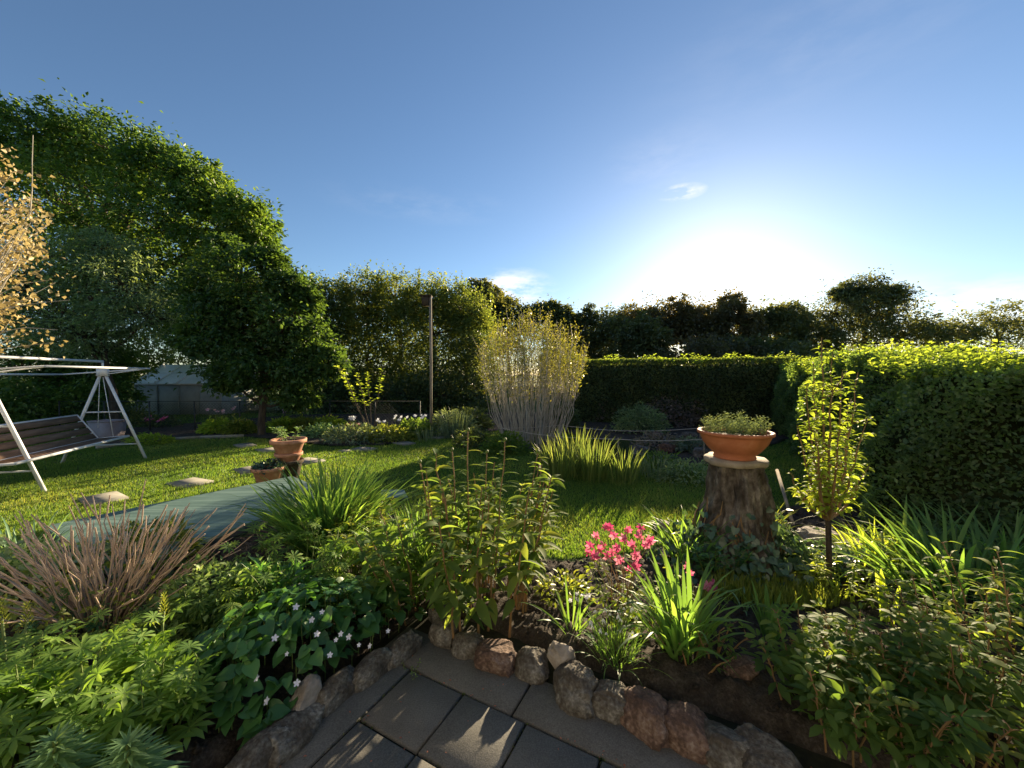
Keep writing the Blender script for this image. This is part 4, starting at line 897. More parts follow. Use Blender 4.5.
t = thing('terracotta_pot', tuple(b), 'terracotta pot with trailing bluish leaves on the ground by the board corner', 'flower pot'); pot(t, (b.x, b.y, 0), .215, .26, M['terra_pale'])
mb = MB(); lathe(mb, [(.001, 0), (.19, 0)], (b.x, b.y, .21), 24); mb.build('potting_soil', M['soil'], t)
mound('potted_plant', (b.x, b.y, .22), (.22, .22, .13), 420, .055, T_D, Lf['ivy'], 'mound of small dark bluish leaves in the ground level terracotta pot', stems=False)

# red pot with white flowers
b = G(353, 434); t = thing('red_pot', tuple(b), 'small red pot in the back bed under the sapling', 'flower pot')
mb = MB(); lathe(mb, [(.001, 0), (.11, 0), (.16, .22), (.18, .22), (.18, .27), (.15, .27), (.14, .22), (.001, .22)], (b.x, b.y, .02), 20); mb.build('pot_body', M['redpot'], t, True)
pt_, _ = leafy('white_flowers', (b.x, b.y, .24), 5, .16, .05, T_D, .06, 6, Lf['blade'], 'white flowers growing in the small red pot', lean=.3)
FW = petals(5, .6, .4)
for k in range(5): flower(pt_, np.array([b.x + rng.normal(0, .07), b.y + rng.normal(0, .05), .40 + rng.uniform(0, .06)]), .07, M['white'], FW)

# ------------------------------------------------------------------ stump with bowl
def stump():
    b = G(733, 556, .04); c = np.array([b.x, b.y, 0.02]); Yd = b.y; topz = A(735, 463, Yd).z
    t = thing('tree_stump', tuple(c), 'gnarled tree stump with flared roots carrying the flower bowl', 'tree stump')
    kz, ka = 70, 160; z = np.linspace(0, 1, kz); a = np.linspace(0, 2 * np.pi, ka, endpoint=False)
    Zg, Ag = np.meshgrid(z, a, indexing='ij')
    r = .195 + .11 * (1 - Zg) ** 1.5 + .15 * np.exp(-Zg * 8)
    fl = .24 * np.cos(Ag * 5 + 2.4 * np.sin(Zg * 3)) + .16 * np.abs(np.cos(Ag * 4.5 + 2 - Zg * 3)) + .09 * np.cos(Ag * 17 + Zg * 7) + .05 * np.cos(Ag * 31 - Zg * 9)
    nzv = np.array([mnoise.fractal((math.cos(q) * 1.6, math.sin(q) * 1.6, zz_ * 1.3), .8, 2, 5) for zz_, q in zip(Zg.ravel(), Ag.ravel())]).reshape(Zg.shape)
    r = r * (.94 + fl * (.5 + .7 * (1 - Zg) ** 2) + .32 * nzv)
    H = topz - c[2]; V = np.stack([c[0] + r * np.cos(Ag) + .05 * np.sin(Zg * 3), c[1] + r * np.sin(Ag), c[2] + Zg * H], -1)
    i, j = np.meshgrid(np.arange(kz - 1), np.arange(ka), indexing='ij'); j2 = (j + 1) % ka
    mb = MB().add(V.reshape(-1, 3), np.stack([i * ka + j, i * ka + j2, (i + 1) * ka + j2, (i + 1) * ka + j], -1).reshape(-1, 4))
    mb.F.append(np.array([[(kz - 1) * ka + q for q in range(ka)]])); mb.build('stump_wood', M['stump'], t, True)
    # flat stone plate
    x, y = c[0], c[1]; th = .045
    tp = thing('stone_plate', (x, y, topz), 'flat round stone plate lying between the stump and the terracotta bowl', 'stone plate')
    a = np.linspace(0, 2 * np.pi, 40, endpoint=False); rr = .243 * (1 + .06 * np.cos(a * 3 + 1) + .04 * np.cos(a * 7) + .02 * np.cos(a * 13))
    mb = MB(); rings = [(.97, 0), (1.0, .012), (1.0, th - .012), (.97, th)]
    V = np.concatenate([np.stack([x + rr * s * np.cos(a), y + rr * s * np.sin(a), np.full(40, topz + .002 + h)], -1) for s, h in rings])
    F = [[k * 40 + q, k * 40 + (q + 1) % 40, (k + 1) * 40 + (q + 1) % 40, (k + 1) * 40 + q] for k in range(3) for q in range(40)]
    mb.add(V, F); mb.F.append(np.array([list(range(120, 160))])); mb.F.append(np.array([list(range(40))[::-1]])); mb.build('plate', M['slabtop'], tp)
    bz = topz + th + .004
    bw = thing('terracotta_bowl', (x, y, bz), 'wide terracotta bowl planted with small grey green leaves on the stump', 'bowl')
    prof = [(.001, 0), (.185, 0), (.19, .012), (.18, .03), (.23, .075), (.285, .14), (.312, .20), (.318, .215), (.335, .218), (.34, .235), (.335, .245), (.318, .248), (.300, .235), (.29, .20), (.001, .20)]
    prof = [(a * .86, b * .93) for a, b in prof]
    mb = MB(); lathe(mb, prof, (x, y, bz), 64); mb.build('bowl_body', M['terra'], bw, True)
    mb = MB(); lathe(mb, [(.001, .002), (.247, .0)], (x, y, bz + .192), 32); mb.build('potting_soil', M['soil'], bw)
    pl = thing('bowl_plants', (x, y, bz + .2), 'low mixed grey green plants filling the terracotta bowl', 'plant')
    lm = MB(); sm = MB()
    for k in range(110):
        a_, q = rng.uniform(0, 6.28), math.sqrt(rng.uniform(0, 1)) * .21; b_ = np.array([x + math.cos(a_) * q, y + math.sin(a_) * q, bz + .2]); h = rng.uniform(.06, .16) * (1.2 - q * 2.2)
        tp_ = b_ + [math.cos(a_) * .06 + rng.normal(0, .02), math.sin(a_) * .06, h + .02]; tube(sm, [b_, tp_], [.002, .001], 3, False)
        n = 12; f = np.linspace(.15, 1, n)[:, None]; la = np.arange(n) * 2.4; inst(lm, T_DN, b_ + (tp_ - b_) * f, np.stack([np.cos(la), np.sin(la), np.full(n, .6)], -1), np.tile([0, 0, 1.], (n, 1)), .032 * rng.uniform(.7, 1.2, n))
    lm.build('leaves', Lf['lav'], pl); sm.build('stems', M['greenstem'], pl)
    # ivy
    iv = thing('ivy', (x + .3, y - .2, 0), 'dark glossy ivy trailing round the foot of the stump', 'ivy'); lm = MB(); sm = MB(); TI = t_heart(.1)
    n = 900; a_ = rng.uniform(-3.6, .9, n); zf = rng.beta(1.0, 3.4, n) * .55; rr = .36 - .10 * zf / .62 + .35 * np.exp(-zf * 7) + rng.uniform(-.03, .09, n)
    P = np.stack([x + np.cos(a_) * rr, y + np.sin(a_) * rr * .85, .05 + zf], -1); o_ = np.stack([np.cos(a_), np.sin(a_), np.zeros(n)], -1)
    inst(lm, TI, P, nrm(rng.normal(0, .5, (n, 3)) + [0, 0, -.6] + o_ * .3), nrm(o_ + [0, 0, .5] + rng.normal(0, .3, (n, 3))), .05 * rng.uniform(.5, 1.3, n))
    n = 900; px_ = rng.normal(0, .28, n) + x + .42; py_ = rng.normal(0, .13, n) + y - .18; P = np.stack([px_, py_, .05 + rng.uniform(0, .13, n)], -1)
    inst(lm, TI, P, rdir(n), nrm(rng.normal(0, .3, (n, 3)) + [0, 0, 1]), .05 * rng.uniform(.5, 1.3, n))
    for k in range(22):
        a0 = rng.uniform(-3.4, .7); zs = np.linspace(.02, rng.uniform(.3, .6), 6); aa = a0 + np.cumsum(rng.normal(0, .12, 6)); r_ = .35 - .1 * zs / .6 + .12 * np.exp(-zs * 8)
        tube(sm, np.stack([x + np.cos(aa) * r_, y + np.sin(aa) * r_ * .9, zs + .02], -1), np.linspace(.008, .004, 6), 5, False)
    lm.build('leaves', Lf['ivy'], iv); sm.build('vines', M['redstem'], iv)
    return c
sc_ = stump()
strap('strap_leaf_plant', (sc_[0] - .42, sc_[1] - .08, .05), 85, .48, .018, Lf['blade'], 'strap leaved clump growing against the left side of the stump', r=.2, kap=(.5, 1.9))
leafy('leafy_perennial', (sc_[0] - .30, sc_[1] - .30, .05), 18, .28, .16, T_D, .075, 12, Lf['violet'], 'small dark leafy plant at the left foot of the stump', lean=.4)
strap('thin_grass_plant', (sc_[0] + .33, sc_[1] + .25, .04), 60, .5, .010, Lf['moss'], 'thin grassy tuft behind the right side of the stump', r=.15)

# small multi-stemmed tree
def small_tree():
    b = G(828, 592, .05); b = np.array([b.x, b.y, .03]); Y = b[1]
    t = thing('young_tree', tuple(b), 'slim young tree with glowing yellow green leaves left of the big hedge', 'tree'); tm = MB(); br = MB(); lm = MB()
    fork = np.array(A(828, 520, Y)); tube(tm, [b - [0, 0, .05], b + (fork - b) * .5 + [.008, 0, 0], fork], [.024, .019, .018], 10); tm.build('trunk', M['bark'], t, True)
    T = t_lance(.5, .10, .45, 5, .45)
    for px, py, dy in ((822, 338, 0), (797, 425, .12), (806, 385, -.12), (843, 372, .1), (858, 372, -.08), (866, 420, .05), (832, 352, -.15), (812, 362, .15), (850, 400, .2), (789, 470, -.05), (868, 465, .15), (838, 430, -.22), (815, 430, -.25)):
        tp = np.array(A(px, py, Y + dy)); k = 10; f = np.linspace(0, 1, k)[:, None]; P = fork + (tp - fork) * f; P[:, :2] = fork[:2] + (tp[:2] - fork[:2]) * f ** .6; P[1:] += rng.normal(0, .005, (k - 1, 3))
        tube(br, P, np.linspace(.011, .0025, k), 6, False)
        L = np.linalg.norm(tp - fork); n = int(L * 62); ff = rng.uniform(.12, 1, n); pos = np.stack([np.interp(ff, f[:, 0], P[:, z]) for z in range(3)], -1); la = rng.uniform(0, 6.28, n)
        D = nrm(np.stack([np.cos(la), np.sin(la), rng.uniform(-.1, .7, n)], -1)); inst(lm, T, pos + D * .012, D, np.tile([0, 0, 1.], (n, 1)) + rng.normal(0, .3, (n, 3)), .068 * rng.uniform(.55, 1.25, n) * (1.1 - .4 * ff))
        for _ in range(4):
            g_ = rng.integers(2, 8); q = P[g_]; e = q + [rng.normal(0, .06), rng.normal(0, .06), rng.uniform(.05, .16)]; limb(br, q, e, .004, .0015, 0, 3, 4, .03)
            n = 7; f2 = np.linspace(.3, 1, n)[:, None]; la = np.arange(n) * 2.4 + rng.uniform(0, 6); inst(lm, T, q + (e - q) * f2, nrm(np.stack([np.cos(la), np.sin(la), np.full(n, .4)], -1)), np.tile([0, 0, 1.], (n, 1)), .06 * rng.uniform(.6, 1.2, n))
    br.build('branches', M['redstem'], t, True); lm.build('crown', Lf['lime'], t)
small_tree()

# leaning pale stake and other sticks
a = G(794, 528); b = A(777, 470, a.y + .75); mb = MB(); tube(mb, [tuple(a), tuple(b)], .018, 8); tag(mb.build('leaning_stake', M['pole']), 'pale wooden stake leaning behind the stump towards the lawn', 'stake')
a = G(884, 584, .05); b = A(882, 532, a.y); mb = MB(); tube(mb, [tuple(a), tuple((a + b) / 2 + Vector((.008, 0, 0))), tuple(b)], .007, 8); tag(mb.build('plant_cane', M['reed_c'] if 'reed_c' in M else M['greenstem']), 'short green cane standing upright right of the small tree', 'cane')

# pond strings on short stakes
stk = [(498, 430), (560, 446), (690, 448), (640, 428), (702, 440)]
SP = []
for i, (px, py) in enumerate(((500, 447), (618, 462), (704, 462), (560, 443), (700, 447))):
    p = G(px, py); SP.append(p); mb = MB(); tube(mb, [tuple(p), (p.x, p.y, .45)], .012, 6)
    tag(mb.build('pond_stake', M['pole']), ['thin stake at the left end of the pond string', 'thin stake in the middle of the tall reeds', 'thin stake nearest the terracotta bowl', 'thin stake behind the left reeds', 'thin stake behind the terracotta bowl plants'][i], 'stake', 'stakes holding the pond strings')
for a, b, s, lb in ((0, 1, .06, 'pale string sagging behind the left reeds'), (1, 2, .03, 'pale string between the reeds and the terracotta bowl'), (3, 4, .10, 'farther pale string stretched behind the reeds'), (0, 3, .02, 'short pale string at the left end of the pond')):
    A_, B2 = np.array(SP[a]), np.array(SP[b]); f = np.linspace(0, 1, 12)[:, None]; P = A_ + (B2 - A_) * f + [0, 0, .42]; P[:, 2] -= s * np.sin(f[:, 0] * math.pi)
    mb = MB(); tube(mb, P, .0055, 5); tag(mb.build('string', M['rope']), lb, 'string', 'strings round the pond')

# ------------------------------------------------------------------ back borders
def GM(px, py, z=.0): p = G(px, py, z); return (p.x, p.y, z)
# lit hosta-like clumps along the back left bed, with pale flowers above
for i, (px, py, s, lb) in enumerate(((218, 432, .45, 'low lit yellow green clump at the left end of the back bed'), (240, 433, .40, 'low lit yellow green clump touching the left side of the round tree trunk'), (284, 431, .42, 'low lit yellow green clump just right of the round tree trunk'),
        (306, 430, .42, 'low lit yellow green clump between the tree trunk and the grey border'), (330, 430, .45, 'low lit yellow green clump left of the red pot'))):
    c = GM(px, py, .03); mound('lit_perennial', c, (s, s * .8, .34), 900, .13, T_DN, Lf['lime'] if i % 2 == 0 else Lf['moss'], lb, group='lit clumps in the back bed')
for i, (px, py, lb) in enumerate(((222, 430, 'pale flowers on thin stems above the leftmost lit clump'), (300, 428, 'pale flowers on thin stems above the clumps right of the tree trunk'), (392, 434, 'white flowers in the back border beyond the red pot'), (418, 432, 'white flowers beside the bird box pole'))):
    t, tips = leafy('pale_flowers', GM(px, py, .03), 8, .62 if i < 2 else .45, .35, T_DN, .07, 5, Lf['moss'], lb, lean=.2, group='pale flowers in the back bed')
    for tp in tips: flower(t, tp, .06, M['white'] if i > 1 else M['pale_pink'], petals(5, .7, .7))
for px, py, rx, h, m, lb, lf, T in ((355, 441, .75, .38, 'lav', 'greyish lavender like mound right of the stacked pots', .10, T_DN), (388, 440, .65, .34, 'moss', 'olive green mound in front of the sapling', .10, T_DN), (322, 436, .5, .3, 'glauc', 'small grey green mound behind the stacked pots', .09, T_DN),
        (415, 436, .6, .42, 'peony', 'dark green low shrub left of the bird box pole', .10, T_D), (452, 434, .7, .62, 'lav', 'wispy grey lavender bush right of the bird box pole', .12, T_DN), (470, 428, .7, .6, 'hedge', 'dark low shrub left of the pale stemmed shrub', .10, T_D),
        (604, 420, .95, 1.15, 'purple', 'dusky brown green mounded shrub in front of the far hedge, left one', .11, T_D), (672, 424, 1.15, 1.0, 'purple', 'dusky brown green mounded shrub in front of the far hedge, middle one', .11, T_D), (742, 420, .9, .85, 'hedge', 'dark mounded shrub behind the terracotta bowl', .11, T_D),
        (560, 428, .6, .7, 'hedge', 'small dark shrub at the foot of the pale stemmed shrub', .10, T_D), (640, 432, .75, .75, 'grey', 'greyish green shrub between the two dusky mounds', .10, T_DN),
        (505, 452, .5, .42, 'peony', 'low dark green plant at the left end of the pond', .08, T_D), (475, 445, .5, .35, 'hedge', 'low dark plant between lawn and pond on the left', .08, T_D)):
    mound('border_shrub', GM(px, py, .02), (rx, rx * .75, h), int(1500 * rx * (1 + h)), lf, T, Lf[m], lb, group='mounded shrubs in the back border', fill=.3, up=.4)
for px, py, n, L, m, lb in ((455, 437, 130, .75, 'lav', 'tuft of upright grey stalks right of the bird box pole'), (430, 440, 60, .4, 'lav', 'short grey tuft at the foot of the bird box pole')):
    strap('grey_tuft', GM(px, py, .02), n, L, .012, Lf[m], lb, r=.3, th=(0, .35), kap=(0, .5), rows=4)
# rockery at the pond with dark purple plants
for i, (px, py, s, m) in enumerate(((712, 446, .5, 'rock_p'), (688, 440, .45, 'rock_g'), (668, 452, .42, 'rock_r'), (640, 455, .4, 'rock_g'), (700, 458, .4, 'rock_g'), (655, 440, .45, 'rock_r'))):
    p = G(px, py); rock('pond_rock', (p.x, p.y, .08), (s, s * .7, s * .55), M[m], ['pale rock behind the terracotta bowl, rightmost by the pond', 'grey rock at the back of the pond near the bowl', 'reddish rock at the front of the pond', 'grey rock nearest the reeds', 'flat grey rock in front of the pale one by the bowl', 'reddish rock at the back of the pond'][i], 'rocks round the pond', .3 * i, 60 + i)
for px, py, rx, h, m, lb in ((720, 452, .5, .22, 'purple', 'dusky purple low plant among the pond rocks near the bowl'), (660, 447, .6, .3, 'purple', 'dusky purple low plant among the pond rocks near the reeds'), (690, 450, .4, .25, 'lav', 'silvery low plant among the pond rocks')):
    mound('rockery_plant', GM(px, py, .05), (rx, rx * .7, h), 700, .07, T_D, Lf[m], lb, group='low plants in the pond rockery')
pp = np.array([(q.x, q.y) for q in (G(515, 448), G(600, 462), G(660, 460), G(700, 450), G(640, 440), G(560, 440))])
mb = MB(); mb.add([[a, b, .036] for a, b in pp], [list(range(6))]); o = mb.build('pond_water', M['water']); o['kind'] = 'structure'
# reeds
for px, py, n, L, lb in ((560, 478, 150, .62, 'tall sunlit grass clump, left of the pond reeds'), (592, 480, 170, .68, 'tall sunlit grass clump in the middle of the pond reeds'), (622, 482, 140, .52, 'tall sunlit grass clump, right of the pond reeds'), (578, 470, 120, .75, 'tallest sunlit grass clump at the back of the reeds')):
    strap('tall_grass', GM(px, py, .0), n, L, .014, Lf['reed'], lb, r=.26, th=(0, .3), kap=(.1, .9), group='tall grass clumps at the pond', rows=6)
strap('soft_grass', GM(655, 476, 0), 120, .42, .012, Lf['lav'], 'soft grey green grass clump right of the sunlit reeds', r=.3, th=(0, .4))
mound('low_perennial', GM(690, 480, 0), (.55, .35, .28), 900, .07, T_DN, Lf['grey'], 'soft grey green low plants in front of the pond rocks')
mound('low_perennial', GM(660, 470, 0), (.4, .3, .3), 500, .09, T_DN, Lf['peony'], 'leafy low plant between the reeds and the stump')
# left
mound('pink_shrub', GM(163, 427, 0), (.5, .35, .35), 500, .10, T_D, Lf['hedge'], 'low shrub with pink blossoms in front of the greenhouse')
t = bpy.data.objects['pink_shrub']
for k in range(14):
    p = np.array(GM(163, 427, 0)) + [rng.uniform(-.4, .4), -.25, rng.uniform(.2, .36)]; flower(t, p, .06, M['pink'], petals(5, .7, .3))
mound('yellow_cover', GM(150, 443, .02), (.55, .3, .2), 600, .08, T_D, Lf['lime'], 'patch of bright low leaves under the swing frame')
mound('fern_clump', GM(135, 425, 0), (.7, .5, .5), 700, .14, T_DN, Lf['row'], 'soft green shrub behind the right leg of the swing seat')

# ------------------------------------------------------------------ near bed plants
def near(px, py): 
    p = G(px, py, .08); return (p.x, p.y, zz(p.x, p.y))
T_L = t_lance(.26, .05, .35, 6, .45); T_LW = t_lance(.34, .06, .35, 6, .45); T_H = t_heart(.3); T_P = t_palm(9, .24, .30, 300, .35); T_PF = t_palm(11, .17, .15, 340, .45); T_T = t_trifol(.42, .3); T_LN = t_lance(.14, .03, .3, 5, .4)

strap('daylily', near(330, 540), 620, .80, .020, Lf['blade'], 'large fountain of narrow green strap leaves beside the teal board', r=.27, th=(.0, .8), kap=(.2, 1.5))
# tall leafy clump in the centre
t, tips = leafy('tall_leafy_clump', near(478, 606), 30, .98, .36, T_LW, .185, 24, Lf['lily'], 'tall clump of broad pointed leaves on upright stems in the middle of the bed', stemmat='redstem', lean=.18, sr=.008, start=.22, hvar=.38)
c = np.array(near(478, 606))
sp = MB(); lm = MB()
for px, py, Y in ((468, 430, 2.75), (505, 440, 2.8), (452, 450, 2.7), (538, 452, 2.8), (420, 462, 2.75), (548, 480, 2.75), (487, 452, 2.9)):
    tp = np.array(A(px, py, Y)); b0 = c + [(tp[0] - c[0]) * .55, 0, 0]; P = limb(sp, b0, tp, .007, .004, 0, 7, 6, .012)
    n = 20; f = np.linspace(.45, .98, n); pos = np.stack([np.interp(f, np.linspace(0, 1, 7), P[:, z]) for z in range(3)], -1); la = np.arange(n) * 2.1
    inst(lm, T_L, pos, nrm(np.stack([np.cos(la), np.sin(la), np.full(n, .35)], -1)), np.tile([0, 0, 1.], (n, 1)), np.linspace(.18, .09, n))
    mb = MB(); lathe(mb, [(.001, -.012), (.010, -.006), (.013, .004), (.009, .014), (.001, .018)], tuple(tp), 10); mb.build('bud', M['greenstem'], t, True)
sp.build('tall_stems', M['redstem'], t); lm.build('tall_stem_leaves', Lf['lily'], t)
t, _ = leafy('leafy_perennial', near(425, 600), 20, .62, .25, T_LW, .17, 16, Lf['peony'], 'lower drooping dark leaves at the left foot of the tall leafy clump', stemmat='redstem', lean=.35, sr=.006)
strap('strap_leaf_plant', near(438, 585), 90, .62, .014, Lf['blade'], 'narrow upright leaves rising through the left of the tall leafy clump', r=.2, th=(0, .4), kap=(.1, .8))
strap('strap_leaf_plant', near(412, 555), 110, .5, .018, Lf['blade'], 'fanning strap leaves between the big fountain clump and the tall leafy clump', r=.22, kap=(.5, 1.6))
# left-centre fillers
leafy('lime_perennial', near(372, 560), 26, .48, .26, T_D, .085, 22, Lf['moss'], 'yellow green small leaved plant in front of the fountain clump', lean=.4)
leafy('lime_perennial', near(345, 575), 18, .45, .2, T_P, .075, 6, Lf['lupin'], 'fresh green finger leaved plant left behind the violets', lean=.4, petiole=.05)
leafy('fern_perennial', near(395, 590), 20, .40, .28, T_PF, .11, 6, Lf['peony'], 'feathery dark green plant between the violets and the tall leafy clump', lean=.45)
mound('variegated_shrub', near(222, 622), (.42, .34, .36), 2400, .042, T_D, Lf['varieg'], 'low bushy plant with pale cream green leaves beside the dry stems', up=.5)
leafy('leafy_perennial', near(205, 655), 18, .32, .25, T_PF, .10, 6, Lf['peony'], 'dark finger leaved plant in front of the cream green bush', lean=.4)
leafy('fern_perennial', near(300, 600), 16, .42, .2, T_P, .10, 5, Lf['lupin'], 'pale green finger leaved plant rising behind the violet leaves', lean=.5, petiole=.04)
mound('fern_perennial', near(270, 615), (.35, .3, .3), 900, .09, T_DN, Lf['violet'], 'dark feathery foliage between the violets and the cream green bush')
# violets
def violets():
    c = np.array(near(312, 672)); t = thing('violet_clump', tuple(c), 'wide clump of glossy heart shaped leaves dotted with small white flowers', 'plant'); lm = MB(); sm = MB()
    n = 1700; x = rng.uniform(-.62, .60, n); y = rng.uniform(-.40, .62, n); q = (x / .60) ** 2 + ((y - .1) / .50) ** 2; ok = q < 1.0; x, y, q = x[ok], y[ok], q[ok]
    x = x + y * .15; X_ = c[0] + x; Y_ = c[1] + y; ok = sdf(BED, X_, Y_) > -.06; X_, Y_, q = X_[ok], Y_[ok], q[ok]; n = len(X_)
    z = bed_z(X_, Y_) + .05 + .23 * np.sqrt(np.clip(1 - q, 0, 1)) * rng.uniform(.6, 1.15, n) + .03
    P = np.stack([X_, Y_, z], -1); o_ = np.stack([x[ok], y[ok] - .1, np.zeros(n)], -1)
    la = rng.uniform(0, 6.28, n); D = nrm(np.stack([np.cos(la), np.sin(la), rng.uniform(-.5, .1, n)], -1) + nrm(o_) * .7); inst(lm, T_H, P, D, nrm(rng.normal(0, .28, (n, 3)) + [0, 0, 1] + o_ * .8), .060 * rng.uniform(.6, 1.25, n))
    for k in range(0, n, 4): tube(sm, [P[k] - [0, 0, .12], P[k]], [.003, .002], 4, False)
    lm.build('leaves', Lf['violet'], t); sm.build('stems', M['greenstem'], t)
    TF = petals(5, .62, .25, .1)
    for px, py in ((267, 701), (257, 678), (297, 683), (287, 654), (317, 634), (336, 640), (341, 634), (359, 645), (370, 646), (312, 620), (322, 612), (275, 638), (388, 631), (296, 607), (349, 637), (330, 655)):
        g_ = A(px, py, 1); d = np.array(g_) - [0, 0, CAM_H]; d = d / d[1]; base = c
        # drop the flower onto the leaf surface
        for Yq in np.arange(1.5, 3.2, .01):
            p = np.array([0, 0, CAM_H]) + d * Yq; qq = ((p[0] - c[0]) / .62) ** 2 + ((p[1] - c[1] - .1) / .52) ** 2
            hgt = float(bed_z(p[0], p[1])[0]) + .10 + .26 * math.sqrt(max(0, 1 - qq))
            if p[2] <= hgt + .02: break
        mb = MB(); f = np.array([rng.normal(0, .3), -.7, .6]); inst(mb, TF, [p], [nrm(np.cross(f, [1, .2, 0]))], [f], .015 * rng.uniform(.7, 1.2)); mb.build('flower', M['lilac'], t)
violets()

# dry cut stems shrub
def dry():
    c = np.array(near(105, 625)); t = thing('dry_stem_shrub', tuple(c), 'bush of cut dry pale brown stems with a few fresh leaves at its foot', 'shrub'); lm = MB()
    sm = MB()
    for i in range(125):
        a = rng.uniform(0, 6.28); q = math.sqrt(rng.uniform(0, 1)); b0 = c + [math.cos(a) * q * .18, math.sin(a) * q * .15, 0]
        h = rng.uniform(.48, .86) * (1 - .35 * q); tp = c + [math.cos(a) * q * .85 + rng.normal(0, .03), math.sin(a) * q * .5, h]; k = 6; f = np.linspace(0, 1, k)[:, None]; P = b0 + (tp - b0) * f; P[:, 2] = b0[2] + (tp[2] - b0[2]) * f[:, 0] ** .8; P[1:-1] += rng.normal(0, .012, (k - 2, 3))
        tube(sm, P, np.linspace(.0058, .0036, k) * rng.uniform(.6, 1.2), 6)
        if rng.uniform() < .6:
            g_ = rng.integers(2, 5); limb(sm, P[g_], P[g_] + (P[-1] - P[0]) * .35 + rng.normal(0, .05, 3), .0045, .003, 0, 3, 5, .02)
    sm.build('stems', M['drystem'], t)
    n = 700; a = rng.uniform(0, 6.28, n); q = np.sqrt(rng.uniform(0, 1, n)); P = c + np.stack([np.cos(a) * q * .55, np.sin(a) * q * .4, rng.uniform(.02, .28, n)], -1); inst(lm, T_D, P, rdir(n, .4), rdir(n, .8), .045 * rng.uniform(.5, 1.3, n))
    lm.build('fresh_leaves', Lf['moss'], t)
dry()
mound('green_mound', near(150, 560), (.42, .3, .34), 900, .075, T_DN, Lf['row'], 'soft green mound behind the dry stems at the teal board edge')
strap('strap_leaf_plant', near(20, 560), 70, .45, .016, Lf['glauc'], 'arching pale leaves at the left edge behind the dry stems', r=.25, kap=(.6, 1.9))
mound('green_mound', near(10, 590), (.6, .4, .35), 900, .085, T_D, Lf['grey'], 'greyish leafy mound at the left frame edge behind the dry stems')
leafy('leafy_perennial', near(60, 660), 14, .25, .3, T_P, .07, 5, Lf['violet'], 'low dark leaves between the dry stems and the lupins', lean=.4)

# lupins (big palmate leaves) lower left
def lupin(px, py, ns, H, r, label, spikes=()):
    t, tips = leafy('lupin', near(px, py), ns, H, r, T_P, .115, 8, Lf['lupin'], label, lean=.25, sr=.005, petiole=.06, start=.3, group='lupins in the near left bed')
    for sx, sy, Y in spikes:
        p = np.array(A(sx, sy, Y)); b0 = np.array(near(px, py)); sm = MB(); limb(sm, b0, p, .006, .005, 0, 5, 6, .01); sm.build('flower_stalk', M['greenstem'], t)
        mb = MB(); n = 60; f = np.linspace(0, 1, n); la = np.arange(n) * 2.4; h = .11; rr = .016 * (1 - .75 * f); P = p + np.stack([np.cos(la) * rr, np.sin(la) * rr, f * h - .02], -1)
        inst(mb, T_DN, P, np.stack([np.cos(la), np.sin(la), np.full(n, 1.6)], -1), np.stack([-np.sin(la) * .2, np.cos(la) * .2, np.ones(n)], -1), .02); mb.build('flower_spike', Lf['moss'], t)
lupin(150, 740, 11, .34, .15, 'lupin with bright finger leaves and a budding spike, nearest the violets', ((164, 612, 1.95),))
lupin(85, 750, 10, .30, .18, 'bright lupin in the middle of the lower left corner')
lupin(10, 730, 10, .34, .18, 'lupin at the left frame edge with two budding spikes', ((2, 620, 1.75), (27, 622, 1.85)))
lupin(140, 768, 6, .2, .12, 'low lupin leaves spilling towards the bare soil')
for px, py, lb in ((55, 765, 'whorled grey green rosette in the bottom left corner'), (128, 768, 'whorled grey green rosette right of the corner one')):
    c = np.array(A(px, py - 24, 1.22)); b0 = np.array([c[0], c[1], zz(c[0], c[1])]); t = thing('whorled_lily', tuple(b0), lb, 'plant', 'whorled rosettes in the bottom left'); sm = MB(); tube(sm, [b0, c], [.008, .006], 6, False); sm.build('stem', M['greenstem'], t)
    mb = MB()
    for lv in range(8):
        n = 13; la = np.arange(n) / n * 6.283 + lv * .25; el = -.1 + lv * .13; inst(mb, T_LN, np.tile(c + [0, 0, -.14 + lv * .02], (n, 1)), nrm(np.stack([np.cos(la), np.sin(la), np.full(n, el)], -1)), np.tile([0, 0, 1.], (n, 1)), .17 * (1 - .09 * lv) * rng.uniform(.85, 1.1, n))
    mb.build('leaves', Lf['rosette'], t)
mound('low_foliage', near(10, 768), (.4, .3, .2), 700, .10, T_DN, Lf['lupin'], 'soft leafy growth filling the bottom left corner beneath the lupins')

# pink columbine
def columbine():
    c = np.array(near(622, 622)); t, tips = leafy('columbine', tuple(c), 16, .34, .13, T_T, .075, 6, Lf['lime'], 'columbine with a cluster of pink flowers over lime green leaves', lean=.5, sr=.003, petiole=.04)
    TF = petals(6, .55, -.1, .5); TF2 = petals(5, .5, .9, 0); sm = MB()
    for px, py in ((606, 527), (596, 536), (614, 535), (628, 530), (590, 545), (603, 545), (617, 548), (632, 545), (640, 536), (608, 556), (594, 556), (636, 556), (646, 545), (620, 560), (588, 552), (641, 528), (650, 541), (629, 570), (610, 527), (600, 549), (624, 539), (635, 566), (612, 552)):
        Y = c[1] + rng.uniform(-.12, .12); p = np.array(A(px, py, Y)); mb = MB(); f = np.array([rng.normal(0, .5), -.8, rng.uniform(-.5, .3)]); ax = nrm(np.cross(f, rng.normal(size=3)))
        inst(mb, TF, [p], [ax], [f], .034 * rng.uniform(.8, 1.2)); inst(mb, TF2, [p], [ax], [f], .022); mb.build('flower', M['pink'], t)
        if rng.uniform() < .8: limb(sm, c + [rng.normal(0, .04), 0, .1], p, .0022, .0015, .03, 5, 4, .02)
    sm.build('flower_stems', M['redstem'], t)
columbine()
